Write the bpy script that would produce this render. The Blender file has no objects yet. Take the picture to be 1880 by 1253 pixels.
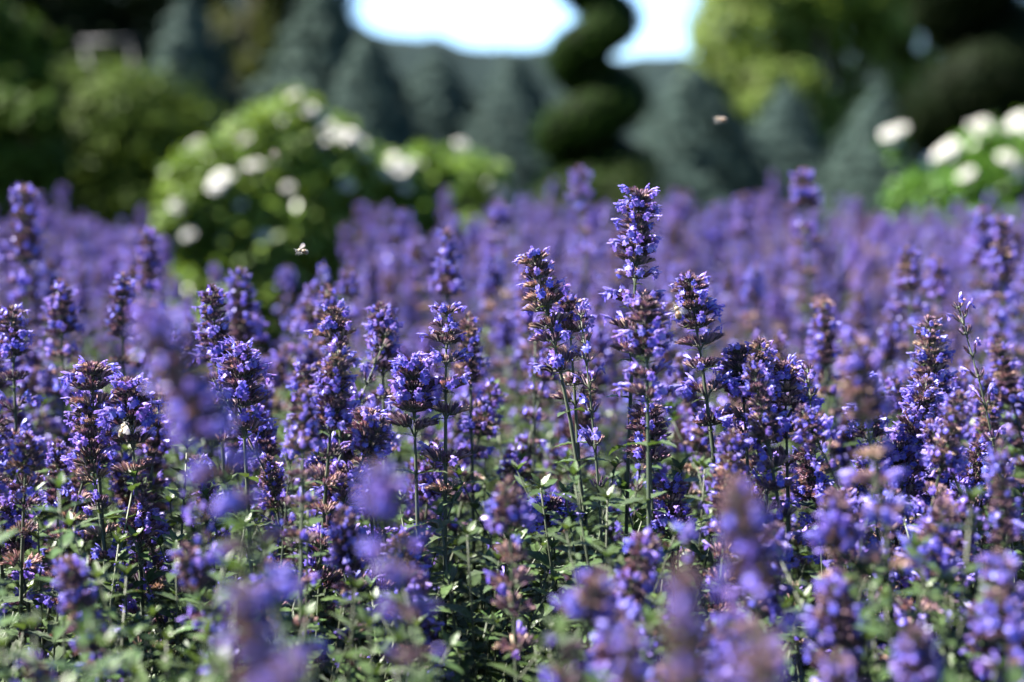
import bpy, math, random
import numpy as np
from mathutils import Vector, Matrix, Quaternion

# ------------------------------------------------------------------ camera, world, sun, exposure
scene = bpy.context.scene
R = math.radians
IMG_W, IMG_H, LENS = 1880.0, 1253.0, 50.0
FPX = LENS / 36.0 * IMG_W
HORIZON = 300.0
PITCH = math.atan((IMG_H / 2 - HORIZON) / FPX)
CAM = Vector((0, 0, 0.75))
FOCUS = 1.13

cam_data = bpy.data.cameras.new('camera')
cam_data.lens = LENS
cam_data.sensor_width = 36.0
cam_data.sensor_fit = 'HORIZONTAL'
cam_data.clip_start = 0.02
cam_data.clip_end = 3000
cam_data.dof.use_dof = True
cam_data.dof.focus_distance = FOCUS
cam_data.dof.aperture_fstop = 2.5
cam = bpy.data.objects.new('camera', cam_data)
scene.collection.objects.link(cam)
cam.location = CAM
cam.rotation_euler = (math.pi / 2 - PITCH, 0, 0)
scene.camera = cam

SUN_AZ = R(-84)      # measured from +Y towards +X: the sun stands to the side, a little behind the bed
SUN_EL = R(50)
world = bpy.data.worlds.new('World')
scene.world = world
world.use_nodes = True
wn = world.node_tree
bg = wn.nodes['Background']
sky = wn.nodes.new('ShaderNodeTexSky')
sky.sky_type = 'NISHITA'
sky.sun_disc = False
sky.sun_elevation = SUN_EL
sky.sun_rotation = SUN_AZ
sky.air_density = 1.0
sky.dust_density = 0.0
sky.ozone_density = 6.0
sky.altitude = 1600
wn.links.new(sky.outputs['Color'], bg.inputs['Color'])
bg.inputs['Strength'].default_value = 0.05

sun_data = bpy.data.lights.new('sun', 'SUN')
sun_data.energy = 5.0
sun_data.angle = R(0.5)
sun_data.color = (1.0, 0.95, 0.88)
sun = bpy.data.objects.new('sun', sun_data)
scene.collection.objects.link(sun)
to_sun = Vector((math.sin(SUN_AZ) * math.cos(SUN_EL), math.cos(SUN_AZ) * math.cos(SUN_EL), math.sin(SUN_EL)))
sun.rotation_euler = to_sun.to_track_quat('Z', 'Y').to_euler()
sun.location = to_sun * 50

vs = scene.view_settings
vs.view_transform = 'Standard'
vs.look = 'None'
vs.exposure = 3.15
vs.gamma = 1.0
vs.use_curve_mapping = False
scene.cycles.max_bounces = 5
scene.cycles.diffuse_bounces = 3
scene.cycles.glossy_bounces = 2
scene.cycles.transmission_bounces = 4
scene.cycles.transparent_max_bounces = 6
scene.cycles.sample_clamp_indirect = 4.0

# ------------------------------------------------------------------ helpers
rng = random.Random(7)
nrng = np.random.default_rng(11)
FWD = Vector((0, math.cos(PITCH), -math.sin(PITCH)))
UPV = Vector((0, math.sin(PITCH), math.cos(PITCH)))
RGT = Vector((1, 0, 0))


def at(px, py, d):
    """the place that lies d metres deep on the photograph's pixel"""
    return CAM + FWD * d + RGT * ((px - IMG_W / 2) / FPX * d) + UPV * ((IMG_H / 2 - py) / FPX * d)


def proj(p):
    v = Vector(p) - CAM
    d = v.dot(FWD)
    return (IMG_W / 2 + v.dot(RGT) / d * FPX, IMG_H / 2 - v.dot(UPV) / d * FPX, d)


def link(o):
    scene.collection.objects.link(o)
    return o


def tag(o, label=None, cat=None, group=None, kind=None):
    if label: o['label'] = label
    if cat: o['category'] = cat
    if group: o['group'] = group
    if kind: o['kind'] = kind
    return o


def empty(name, loc=(0, 0, 0), rz=0.0):
    o = bpy.data.objects.new(name, None)
    o.empty_display_size = 0.02
    o.location = loc
    o.rotation_euler = (0, 0, rz)
    return link(o)


def part(name, mesh, parent, mat4=None):
    o = bpy.data.objects.new(name, mesh)
    o.parent = parent
    if mat4 is not None:
        o.matrix_local = mat4
    return link(o)


class MB:
    """collects vertices, faces, colours and material slots for one mesh"""

    def __init__(self):
        self.v, self.f, self.c, self.m = [], [], [], []
        self.n = 0

    def add(self, verts, faces, col, mat=0, M=None):
        verts = np.asarray(verts, dtype=float).reshape(-1, 3)
        if M is not None:
            A = np.array(M)
            verts = verts @ A[:3, :3].T + A[:3, 3]
        col = np.asarray(col, dtype=float)
        if col.ndim == 1:
            col = np.tile(col[:3], (len(verts), 1))
        self.v.append(verts)
        self.c.append(col[:, :3])
        n = self.n
        self.f.extend([tuple(i + n for i in f) for f in faces])
        if isinstance(mat, (list, tuple)):
            self.m.extend(mat)
        else:
            self.m.extend([mat] * len(faces))
        self.n += len(verts)

    def merge(self, other, M=None, slot=0):
        if other.n:
            self.add(np.concatenate(other.v), other.f, np.concatenate(other.c), [k + slot for k in other.m], M)

    def mesh(self, name, mats, smooth=True):
        me = bpy.data.meshes.new(name)
        V = np.concatenate(self.v)
        me.from_pydata(V.tolist(), [], self.f)
        for m in mats:
            me.materials.append(m)
        me.polygons.foreach_set('material_index', np.array(self.m, dtype=np.int32))
        me.polygons.foreach_set('use_smooth', np.full(len(self.f), smooth))
        a = me.attributes.new('Col', 'FLOAT_COLOR', 'POINT')
        C = np.concatenate(self.c)
        C4 = np.ones((len(C), 4), dtype=np.float32)
        C4[:, :3] = np.clip(C, 0, 1)
        a.data.foreach_set('color', C4.ravel())
        me.update()
        return me


def quads_mesh(name, P, C, mats):
    """P: (n, 4, 3) corner points of n leaf quads, C: (n, 3) colours -> one mesh, quickly"""
    n = len(P)
    me = bpy.data.meshes.new(name)
    me.vertices.add(n * 4)
    me.vertices.foreach_set('co', P.reshape(-1).astype(np.float32))
    me.loops.add(n * 4)
    me.loops.foreach_set('vertex_index', np.arange(n * 4, dtype=np.int32))
    me.polygons.add(n)
    me.polygons.foreach_set('loop_start', np.arange(0, n * 4, 4, dtype=np.int32))
    for m in mats:
        me.materials.append(m)
    a = me.attributes.new('Col', 'FLOAT_COLOR', 'POINT')
    C4 = np.ones((n, 4, 4), dtype=np.float32)
    C4[:, :, :3] = np.clip(C, 0, 1)[:, None, :]
    a.data.foreach_set('color', C4.ravel())
    me.update(calc_edges=True)
    me.validate()
    return me


def frame(z, x=None):
    """rotation matrix with the given local z axis"""
    z = Vector(z).normalized()
    x = Vector(x) if x is not None else (Vector((1, 0, 0)) if abs(z.x) < 0.9 else Vector((0, 1, 0)))
    y = z.cross(x).normalized()
    x = y.cross(z).normalized()
    return Matrix(((x.x, y.x, z.x), (x.y, y.y, z.y), (x.z, y.z, z.z)))


def place(loc, rot3=None, s=1.0):
    M = (rot3 or Matrix.Identity(3)).to_4x4()
    if isinstance(s, (int, float)):
        s = (s, s, s)
    M = M @ Matrix.Diagonal((s[0], s[1], s[2], 1))
    M.translation = Vector(loc)
    return M


def tube(mb, pts, radii, col, sides=6, mat=0, cap=True):
    pts = [Vector(p) for p in pts]
    V, F = [], []
    ref = None
    for i, p in enumerate(pts):
        t = (pts[min(i + 1, len(pts) - 1)] - pts[max(i - 1, 0)]).normalized()
        if ref is None:
            ref = Vector((1, 0, 0)) if abs(t.x) < 0.9 else Vector((0, 1, 0))
        b = t.cross(ref).normalized()
        ref = b.cross(t).normalized()
        r = radii[i] if hasattr(radii, '__len__') else radii
        for k in range(sides):
            a = 2 * math.pi * k / sides
            V.append(p + (ref * math.cos(a) + b * math.sin(a)) * r)
    for i in range(len(pts) - 1):
        for k in range(sides):
            k2 = (k + 1) % sides
            F.append((i * sides + k, i * sides + k2, (i + 1) * sides + k2, (i + 1) * sides + k))
    if cap:
        F.append(tuple(range(sides - 1, -1, -1)))
        n = (len(pts) - 1) * sides
        F.append(tuple(range(n, n + sides)))
    mb.add([tuple(v) for v in V], F, col, mat)


# ------------------------------------------------------------------ materials
def new_mat(name):
    m = bpy.data.materials.new(name)
    m.use_nodes = True
    nt = m.node_tree
    nt.nodes.clear()
    out = nt.nodes.new('ShaderNodeOutputMaterial')
    return m, nt, out


def leafy(name, trans=0.3, rough=0.5, spec=0.4, vary=0.25, hue=0.02, sheen=0.0, noise=None, tcol=(1.2, 1.15, 0.6), bump=0.0, tone=1.0):
    """vertex colour x slight variation per object, part reflected and part let through"""
    m, nt, out = new_mat(name)
    N, L = nt.nodes.new, nt.links.new
    at_ = N('ShaderNodeAttribute'); at_.attribute_name = 'Col'
    info = N('ShaderNodeObjectInfo')
    hsv = N('ShaderNodeHueSaturation')
    mr = N('ShaderNodeMapRange')
    mr.inputs['To Min'].default_value = tone * (1 - vary)
    mr.inputs['To Max'].default_value = tone * (1 + vary)
    L(info.outputs['Random'], mr.inputs['Value'])
    mh = N('ShaderNodeMapRange')
    mh.inputs['To Min'].default_value = 0.5 - hue
    mh.inputs['To Max'].default_value = 0.5 + hue
    wv = N('ShaderNodeMath'); wv.operation = 'FRACT'
    wm = N('ShaderNodeMath'); wm.operation = 'MULTIPLY'; wm.inputs[1].default_value = 7.31
    L(info.outputs['Random'], wm.inputs[0]); L(wm.outputs[0], wv.inputs[0]); L(wv.outputs[0], mh.inputs['Value'])
    L(mh.outputs[0], hsv.inputs['Hue'])
    val = mr.outputs[0]
    geo = N('ShaderNodeTexCoord')
    if noise:
        nz = N('ShaderNodeTexNoise'); nz.inputs['Scale'].default_value = noise; nz.inputs['Detail'].default_value = 3
        L(geo.outputs['Object'], nz.inputs['Vector'])
        m2 = N('ShaderNodeMapRange'); m2.inputs['From Min'].default_value = 0.3; m2.inputs['From Max'].default_value = 0.7
        m2.inputs['To Min'].default_value = 0.75; m2.inputs['To Max'].default_value = 1.25
        L(nz.outputs['Fac'], m2.inputs['Value'])
        mm = N('ShaderNodeMath'); mm.operation = 'MULTIPLY'
        L(val, mm.inputs[0]); L(m2.outputs[0], mm.inputs[1]); val = mm.outputs[0]
    L(val, hsv.inputs['Value'])
    L(at_.outputs['Color'], hsv.inputs['Color'])
    p = N('ShaderNodeBsdfPrincipled')
    p.inputs['Roughness'].default_value = rough
    p.inputs['Specular IOR Level'].default_value = spec
    if sheen:
        p.inputs['Sheen Weight'].default_value = sheen
        p.inputs['Sheen Roughness'].default_value = 0.4
    L(hsv.outputs['Color'], p.inputs['Base Color'])
    if bump and noise:
        b = N('ShaderNodeBump'); b.inputs['Strength'].default_value = bump; b.inputs['Distance'].default_value = 0.001
        L(nz.outputs['Fac'], b.inputs['Height']); L(b.outputs[0], p.inputs['Normal'])
    if trans > 0:
        t = N('ShaderNodeBsdfTranslucent')
        mix = N('ShaderNodeMix'); mix.data_type = 'RGBA'; mix.blend_type = 'MULTIPLY'
        mix.inputs['Factor'].default_value = 1.0
        mix.inputs[7].default_value = (*tcol, 1)
        L(hsv.outputs['Color'], mix.inputs[6])
        L(mix.outputs[2], t.inputs['Color'])
        ms = N('ShaderNodeMixShader'); ms.inputs[0].default_value = trans
        L(p.outputs[0], ms.inputs[1]); L(t.outputs[0], ms.inputs[2]); L(ms.outputs[0], out.inputs['Surface'])
    else:
        L(p.outputs[0], out.inputs['Surface'])
    return m


M_PETAL = leafy('catmint petal', tone=0.48, trans=0.35, rough=0.35, spec=0.25, vary=0.15, hue=0.012, tcol=(1.1, 1.0, 1.1))
M_CALYX = leafy('catmint calyx', tone=0.6, trans=0.12, rough=0.6, spec=0.2, vary=0.25, hue=0.02, sheen=0.08, tcol=(1.2, 0.9, 0.8))
M_STEM = leafy('catmint stem', tone=0.42, trans=0.0, rough=0.55, spec=0.35, vary=0.2, sheen=0.1)
M_LEAF = leafy('catmint leaf', tone=0.33, trans=0.3, rough=0.42, spec=0.28, vary=0.25, hue=0.015, sheen=0.05, noise=350, bump=0.6)
M_ROSELEAF = leafy('rose leaf', tone=0.5, trans=0.3, rough=0.35, spec=0.25, vary=0.1)
M_ROSE = leafy('white rose petal', tone=0.55, trans=0.3, rough=0.5, spec=0.3, vary=0.03, hue=0.0, tcol=(1, 1, 0.95))
M_SPRUCE = leafy('blue spruce needles', tone=0.2, trans=0.05, rough=0.7, spec=0.02, vary=0.06)
M_DARKLEAF = leafy('dark evergreen needles', tone=0.3, trans=0.06, rough=0.7, spec=0.02, vary=0.08)
M_YEW = leafy('clipped topiary foliage', tone=0.28, trans=0.12, rough=0.6, spec=0.02, vary=0.05)
M_SHRUB = leafy('shrub foliage', tone=0.38, trans=0.2, rough=0.5, spec=0.03, vary=0.05)
M_TREE = leafy('light green tree leaves', tone=0.6, trans=0.4, rough=0.5, spec=0.1, vary=0.05)
M_BARK = leafy('bark', tone=0.6, trans=0.0, rough=0.9, spec=0.2, vary=0.1, noise=30)
M_BEE = leafy('bee body', tone=0.35, trans=0.0, rough=0.5, spec=0.5, vary=0.05, sheen=0.5)


def wing_mat():
    m, nt, out = new_mat('bee wing membrane')
    N, L = nt.nodes.new, nt.links.new
    g = N('ShaderNodeBsdfGlossy'); g.inputs['Roughness'].default_value = 0.25; g.inputs['Color'].default_value = (0.9, 0.85, 0.85, 1)
    tl = N('ShaderNodeBsdfTranslucent'); tl.inputs['Color'].default_value = (0.8, 0.72, 0.7, 1)
    t = N('ShaderNodeBsdfTransparent'); t.inputs['Color'].default_value = (0.9, 0.88, 0.85, 1)
    a = N('ShaderNodeMixShader'); a.inputs[0].default_value = 0.5
    b = N('ShaderNodeMixShader'); b.inputs[0].default_value = 0.16
    L(g.outputs[0], a.inputs[1]); L(tl.outputs[0], a.inputs[2])
    L(t.outputs[0], b.inputs[1]); L(a.outputs[0], b.inputs[2]); L(b.outputs[0], out.inputs['Surface'])
    return m


def ground_mat(name, c1, c2, c3, scale):
    m, nt, out = new_mat(name)
    N, L = nt.nodes.new, nt.links.new
    tc = N('ShaderNodeTexCoord')
    n1 = N('ShaderNodeTexNoise'); n1.inputs['Scale'].default_value = scale; n1.inputs['Detail'].default_value = 8
    n2 = N('ShaderNodeTexNoise'); n2.inputs['Scale'].default_value = scale * 12; n2.inputs['Detail'].default_value = 6
    L(tc.outputs['Object'], n1.inputs['Vector']); L(tc.outputs['Object'], n2.inputs['Vector'])
    r = N('ShaderNodeValToRGB')
    r.color_ramp.elements[0].position = 0.35; r.color_ramp.elements[0].color = (*c1, 1)
    r.color_ramp.elements[1].position = 0.65; r.color_ramp.elements[1].color = (*c2, 1)
    e = r.color_ramp.elements.new(0.5); e.color = (*c3, 1)
    mx = N('ShaderNodeMath'); mx.operation = 'ADD'
    md = N('ShaderNodeMath'); md.operation = 'MULTIPLY'; md.inputs[1].default_value = 0.5
    L(n1.outputs['Fac'], mx.inputs[0]); L(n2.outputs['Fac'], mx.inputs[1]); L(mx.outputs[0], md.inputs[0]); L(md.outputs[0], r.inputs[0])
    p = N('ShaderNodeBsdfPrincipled'); p.inputs['Roughness'].default_value = 0.9; p.inputs['Specular IOR Level'].default_value = 0.02
    b = N('ShaderNodeBump'); b.inputs['Strength'].default_value = 0.7; b.inputs['Distance'].default_value = 0.03
    L(n2.outputs['Fac'], b.inputs['Height']); L(b.outputs[0], p.inputs['Normal'])
    L(r.outputs[0], p.inputs['Base Color']); L(p.outputs[0], out.inputs['Surface'])
    return m


M_WING = wing_mat()
M_SOIL = ground_mat('dark soil', (0.02, 0.014, 0.009), (0.05, 0.035, 0.022), (0.032, 0.022, 0.014), 6)
M_LAWN = ground_mat('garden grass', (0.012, 0.022, 0.007), (0.03, 0.048, 0.013), (0.02, 0.035, 0.01), 1.5)
M_HILL = ground_mat('wooded hillside', (0.005, 0.009, 0.009), (0.012, 0.018, 0.016), (0.008, 0.013, 0.012), 0.05)


def metal_mat():
    m, nt, out = new_mat('grey metal')
    p = nt.nodes.new('ShaderNodeBsdfPrincipled')
    p.inputs['Base Color'].default_value = (0.006, 0.006, 0.01, 1)
    p.inputs['Metallic'].default_value = 0.3
    p.inputs['Roughness'].default_value = 0.28
    nz = nt.nodes.new('ShaderNodeTexNoise'); nz.inputs['Scale'].default_value = 40
    mr = nt.nodes.new('ShaderNodeMapRange'); mr.inputs['To Min'].default_value = 0.55; mr.inputs['To Max'].default_value = 0.7
    nt.links.new(nz.outputs['Fac'], mr.inputs['Value']); nt.links.new(mr.outputs[0], p.inputs['Roughness'])
    nt.links.new(p.outputs[0], out.inputs['Surface'])
    return m


M_METAL = metal_mat()

# ------------------------------------------------------------------ ground and hill
def sheet(name, xs, ys, zf, mat):
    V = [(x, y, zf(x, y)) for y in ys for x in xs]
    nx = len(xs)
    F = [(j * nx + i, j * nx + i + 1, (j + 1) * nx + i + 1, (j + 1) * nx + i) for j in range(len(ys) - 1) for i in range(nx - 1)]
    me = bpy.data.meshes.new(name)
    me.from_pydata(V, [], F)
    me.materials.append(mat)
    me.polygons.foreach_set('use_smooth', np.full(len(F), True))
    me.update()
    return link(bpy.data.objects.new(name, me))


g = sheet('ground', np.linspace(-900, 900, 31), np.linspace(-300, 1500, 31), lambda x, y: 0.0, M_LAWN)
tag(g, 'mown green garden ground around the flower bed', 'ground', kind='structure')
s = sheet('flower_bed_soil', np.linspace(-4.5, 4.5, 40), np.linspace(-0.6, 6.4, 40),
          lambda x, y: 0.012 + 0.01 * math.sin(x * 7.1 + y * 3) * math.cos(y * 6.3), M_SOIL)
tag(s, 'dark bare soil of the catmint bed', 'soil', kind='structure')


def ridge(x):
    return 25.6 + 8.5 * max(0.0, (-x - 4) / 34) ** 1.1 + 1.1 * math.sin(x / 9 + 2) + 0.6 * math.sin(x / 3.7) + rng.uniform(-0.6, 1.7)


def hillz(x, y):
    x = x if abs(x) < 70 else math.copysign(70 + 12 * math.sin((abs(x) - 70) / 40), x)
    t = max(0.0, min(1.0, (y - 150) / 190))
    t = t * t * (3 - 2 * t)
    return -1 + (ridge(x) * t + 0.4 * math.sin(x / 2.1 + y) * t)


h = sheet('hill', np.linspace(-420, 420, 281), np.concatenate([np.linspace(150, 345, 30), np.linspace(360, 800, 8)]), hillz, M_HILL)
tag(h, 'low wooded hill on the skyline behind the garden', 'hill', kind='structure')

# ------------------------------------------------------------------ foliage scatter helpers for the far garden
def leaf_quads(P, Nrm, L, W, C, tip=None, jitter=0.5):
    """one bent-less leaf quad at each P, its face near Nrm; returns (n,4,3)"""
    n = len(P)
    Nn = Nrm + nrng.normal(0, jitter, (n, 3))
    Nn /= np.linalg.norm(Nn, axis=1, keepdims=True) + 1e-9
    T = nrng.normal(0, 1, (n, 3)) if tip is None else tip + nrng.normal(0, 0.35, (n, 3))
    T -= (T * Nn).sum(1, keepdims=True) * Nn
    T /= np.linalg.norm(T, axis=1, keepdims=True) + 1e-9
    B = np.cross(Nn, T)
    l = (L * nrng.uniform(0.7, 1.3, n))[:, None]
    w = (W * nrng.uniform(0.7, 1.3, n))[:, None]
    return np.stack([P - T * l * 0.5, P + B * w * 0.5 - T * l * 0.05, P + T * l * 0.5, P - B * w * 0.5 - T * l * 0.05], 1)


def colours(n, base, spread=0.25, alt=None, altp=0.0):
    base = np.array(base)
    C = np.tile(base, (n, 1)) * nrng.uniform(1 - spread, 1 + spread, (n, 1))
    if alt is not None:
        k = nrng.random(n) < altp
        C[k] = np.array(alt) * nrng.uniform(1 - spread, 1 + spread, (k.sum(), 1))
    return C


def spruce_meshes(seed, hgt, rad, n=9000):
    """cone of layered, outward and slightly downward sweeping sprays"""
    r_ = np.random.default_rng(seed)
    u = 1 - np.sqrt(r_.random(n))            # more towards the base
    th = r_.uniform(0, 2 * np.pi, n)
    z = 0.06 + u * 0.94
    layer = 0.5 + 0.5 * np.sin(z * hgt * 2 * np.pi / 0.32 + 1.3 * np.sin(th * 3 + seed))
    lobe = 1 + 0.10 * np.sin(th * 7 + z * 23) + 0.09 * np.sin(th * 3 + seed * 2 + z * 5) + 0.07 * np.sin(th * 13 - z * 40)
    rr = rad * (1 - z) ** 0.74 * lobe * (0.78 + 0.24 * layer) * r_.uniform(0.86, 1.06, n) + 0.015
    rr = np.where(z > 0.97, rr * 0.5, rr)
    P = np.stack([rr * np.cos(th), rr * np.sin(th), z * hgt], 1)
    out = np.stack([np.cos(th), np.sin(th), np.full(n, 0.25)], 1)
    Nr = np.stack([np.cos(th) * 0.95, np.sin(th) * 0.95, np.full(n, 0.28)], 1)
    Q = leaf_quads(P, Nr, 0.15, 0.055, None, tip=out, jitter=0.22)
    C = colours(n, (0.105, 0.17, 0.145), 0.25, alt=(0.16, 0.23, 0.195), altp=0.25)
    crown = quads_mesh('spruce crown', Q, C, [M_SPRUCE])
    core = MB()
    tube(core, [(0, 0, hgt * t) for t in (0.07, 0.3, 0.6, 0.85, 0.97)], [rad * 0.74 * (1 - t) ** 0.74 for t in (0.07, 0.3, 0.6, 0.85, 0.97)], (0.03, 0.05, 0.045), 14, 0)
    tr = MB()
    tube(tr, [(0, 0, 0), (0, 0, hgt * 0.3), (0, 0, hgt * 0.96)], [0.07, 0.05, 0.008], (0.09, 0.065, 0.045), 8)
    return crown, core.mesh('spruce inner needles', [M_SPRUCE]), tr.mesh('spruce trunk', [M_BARK])


SPR = [spruce_meshes(k, 1.0 * 3.0, 1.25) for k in range(3)]


def spruce(px, py, d, base_half_px, var, label):
    tip = at(px, py, d)
    hgt = tip.z
    o = empty('blue_spruce', (tip.x, tip.y, 0), rng.uniform(0, 6))
    rad = base_half_px / FPX * d
    sx = rad / 1.25
    sz = hgt / 3.0
    cr, co, tr = SPR[var]
    M = Matrix.Diagonal((sx, sx, sz, 1))
    part('trunk', tr, o, M)
    c = part('crown', cr, o, M)
    part('inner_branches', co, c, None)
    tag(o, label, 'spruce', 'blue spruces clipped to cones')
    return o


spruce(345, -14, 17.0, 175, 0, 'broad blue-grey spruce cone beyond the mounded dark shrub')
spruce(596, -42, 16.0, 215, 1, 'tallest blue-grey spruce cone, standing over the white rose bush')
spruce(676, 56, 14.6, 170, 2, 'blue-grey spruce cone in front of the tallest spruce beside the open skyline')
spruce(800, 92, 19.0, 175, 0, 'dim blue-grey spruce cone below the open hill skyline')
spruce(945, 90, 16.8, 165, 1, 'blue-grey spruce cone just beside the slim spiral topiary, tip against the sky')
spruce(1272, 116, 13.6, 210, 2, 'wide blue-grey spruce cone where the hill meets the pale green tree')
spruce(1445, 146, 16.5, 140, 0, 'narrow blue-grey spruce cone under the pale green tree, between two wider ones')
spruce(1615, 158, 13.2, 165, 1, 'blue-grey spruce cone behind the white roses, next to the large spiral topiary')
spruce(1868, 120, 16.0, 170, 2, 'blue-grey spruce cone partly hidden behind the large spiral topiary')


def blob_tree(name, loc, blobs, n, leaf, base, alt, mat, label, cat, trunk_r=0.1, trunk_top=None, group=None, spread=0.3, fill=0.55, core=None):
    """a crown of leaf clumps round the given (x, y, z, rx, ry, rz) masses, with limbs running into each mass"""
    o = empty(name, loc)
    P, Nr = [], []
    vol = np.array([b[3] * b[4] * b[5] for b in blobs]) ** 0.67
    for b, w in zip(blobs, vol / vol.sum()):
        k = int(n * w)
        # clumps on the shell of each mass
        nc = max(6, k // 40)
        cd = nrng.normal(0, 1, (nc, 3)); cd /= np.linalg.norm(cd, axis=1, keepdims=True)
        cr = nrng.uniform(fill, 1.0, (nc, 1)) ** 0.6
        cc = cd * cr
        idx = nrng.integers(0, nc, k)
        off = nrng.normal(0, 0.11, (k, 3))
        q = (cc[idx] + off) * np.array(b[3:6]) + np.array(b[:3])
        P.append(q); Nr.append(cd[idx] * 1.0 + np.array([0, 0, 0.3]))
    P = np.concatenate(P); Nr = np.concatenate(Nr)
    Q = leaf_quads(P, Nr, leaf, leaf * 0.55, None, jitter=0.4)
    C = colours(len(P), base, spread, alt, 0.3)
    t = MB()
    top = trunk_top if trunk_top is not None else max(b[2] for b in blobs)
    zs = np.linspace(0, top, 7)
    pts = [(0.04 * math.sin(z * 2.1) * min(1, z), 0.03 * math.cos(z * 1.7) * min(1, z), z) for z in zs]
    tube(t, pts, [trunk_r * (1 - 0.75 * i / 6) for i in range(7)], (0.08, 0.06, 0.045), 8)
    for b in blobs:
        st = pts[min(5, max(1, int(6 * min(1, 0.5 * b[2] / top))))]
        e = Vector(b[:3])
        m_ = Vector(st).lerp(e, 0.5) + Vector((0, 0, 0.12 * (e - Vector(st)).length))
        tube(t, [st, m_, e], [trunk_r * 0.45, trunk_r * 0.3, trunk_r * 0.12], (0.08, 0.06, 0.045), 6)
        for q in range(4):
            dd = Vector(nrng.normal(0, 1, 3)).normalized()
            tube(t, [m_.lerp(e, 0.6), e + Vector((dd.x * b[3], dd.y * b[4], dd.z * b[5])) * 0.75], [trunk_r * 0.14, trunk_r * 0.05], (0.08, 0.06, 0.045), 5)
    part('trunk', t.mesh(name + ' trunk', [M_BARK]), o)
    part('crown', quads_mesh(name + ' crown', Q, C, [mat]), o)
    tag(o, label, cat, group)
    return o


def W(px, py, d, base):
    """blob centre relative to a tree's foot"""
    p = at(px, py, d)
    return (p.x - base[0], p.y - base[1], p.z)


def px2m(px, d):
    return px / FPX * d


def tree_from_px(name, d, foot_px, masses, n, leaf, base, alt, mat, label, cat, **kw):
    f = at(foot_px, 300, d)
    loc = (f.x, f.y, 0)
    bl = []
    for (px, py, rx, ry, dd) in masses:
        w = W(px, py, d + dd, loc)
        a, b = px2m(rx, d), px2m(ry, d)
        bl.append((*w, a, a, b))
    return blob_tree(name, loc, bl, n, leaf, base, alt, mat, label, cat, **kw)


# dark trees at the back
DK, DK2 = (0.018, 0.03, 0.013), (0.03, 0.05, 0.018)
tree_from_px('evergreen_tree', 27, 170, [(170, -60, 190, 120, 0), (120, 60, 150, 100, 0.5), (230, 60, 120, 100, 1), (180, 190, 210, 120, 0), (20, 40, 130, 170, 0)], 26000, 0.16, DK, DK2, M_DARKLEAF,
             'broad nearly black evergreen tree behind the arching shrub', 'tree', trunk_r=0.22)
tree_from_px('evergreen_tree', 30, 545, [(545, -90, 120, 130, 0), (560, 40, 95, 100, 0.4), (520, 150, 95, 130, 0)], 16000, 0.16, DK, DK2, M_DARKLEAF,
             'dark narrow evergreen tree rising right behind the tallest spruce', 'tree', trunk_r=0.2)
tree_from_px('evergreen_tree', 29, 330, [(315, -130, 110, 120, 0), (350, 60, 85, 110, 0)], 12000, 0.16, DK, DK2, M_DARKLEAF,
             'dark evergreen tree behind the broad spruce cone', 'tree', trunk_r=0.2)
tree_from_px('deciduous_tree', 25, 455, [(460, 90, 60, 90, 0), (450, 200, 60, 90, 0), (410, 70, 40, 60, 0), (480, -60, 40, 60, 0)], 7000, 0.13, (0.06, 0.075, 0.018), (0.09, 0.10, 0.03), M_TREE,
             'olive green tree glimpsed between two spruce cones', 'tree', trunk_r=0.1)
# pale green tree
tree_from_px('deciduous_tree', 24, 1500,
             [(1370, 60, 110, 110, 0), (1450, -50, 150, 110, 0), (1590, -20, 140, 80, 0.5), (1330, 150, 70, 70, 0), (1430, 170, 90, 80, -0.5),
              (1500, 230, 60, 70, 0), (1660, 60, 80, 90, 0), (1680, 170, 60, 90, 0.5), (1560, 190, 45, 50, 0.3), (1480, 80, 50, 60, 0.6), (1530, 60, 60, 45, 0.2), (1600, 70, 50, 40, 0.3), (1560, 120, 40, 40, 0.4)],
             40000, 0.15, (0.12, 0.19, 0.035), (0.17, 0.23, 0.055), M_TREE,
             'airy pale green tree with the sky showing through its crown', 'tree', trunk_r=0.14, trunk_top=4.5)
tree_from_px('deciduous_tree', 26, 1930,
             [(1850, -40, 70, 60, 0), (1930, 40, 90, 80, 0), (1960, 180, 110, 110, 0), (1800, -90, 80, 60, 0)], 7000, 0.13, (0.07, 0.12, 0.03), (0.10, 0.15, 0.04), M_TREE,
             'sparse green tree behind the large spiral topiary, sky through its leaves', 'tree', trunk_r=0.14)

# shrubs beyond the bed
tree_from_px('mounded_shrub', 6.6, 215,
             [(215, 270, 190, 145, 0), (130, 250, 120, 120, -0.1), (310, 310, 120, 120, 0.1), (180, 400, 220, 120, 0)], 42000, 0.042, (0.065, 0.115, 0.016), (0.10, 0.16, 0.026), M_SHRUB,
             'big rounded dark green shrub, sunlit along its mounded top', 'shrub', trunk_r=0.04, trunk_top=0.6)
tree_from_px('arching_shrub', 5.6, -10,
             [(40, 70, 48, 48, 0), (95, 75, 32, 26, 0), (75, 130, 30, 40, 0), (20, 190, 70, 60, -0.1), (60, 210, 55, 40, -0.2), (-70, 120, 110, 150, 0), (30, 310, 90, 90, 0), (-60, 330, 120, 130, 0), (-160, 200, 130, 150, 0.1), (-90, 190, 90, 100, 0.2)], 40000, 0.042,  # last two masses added out of view as shade for the mounded shrub
             (0.075, 0.12, 0.017), (0.11, 0.165, 0.026), M_SHRUB, 'tall loose green shrub with a leafy arching branch tip in the sun', 'shrub', trunk_r=0.035, trunk_top=1.5)
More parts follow.
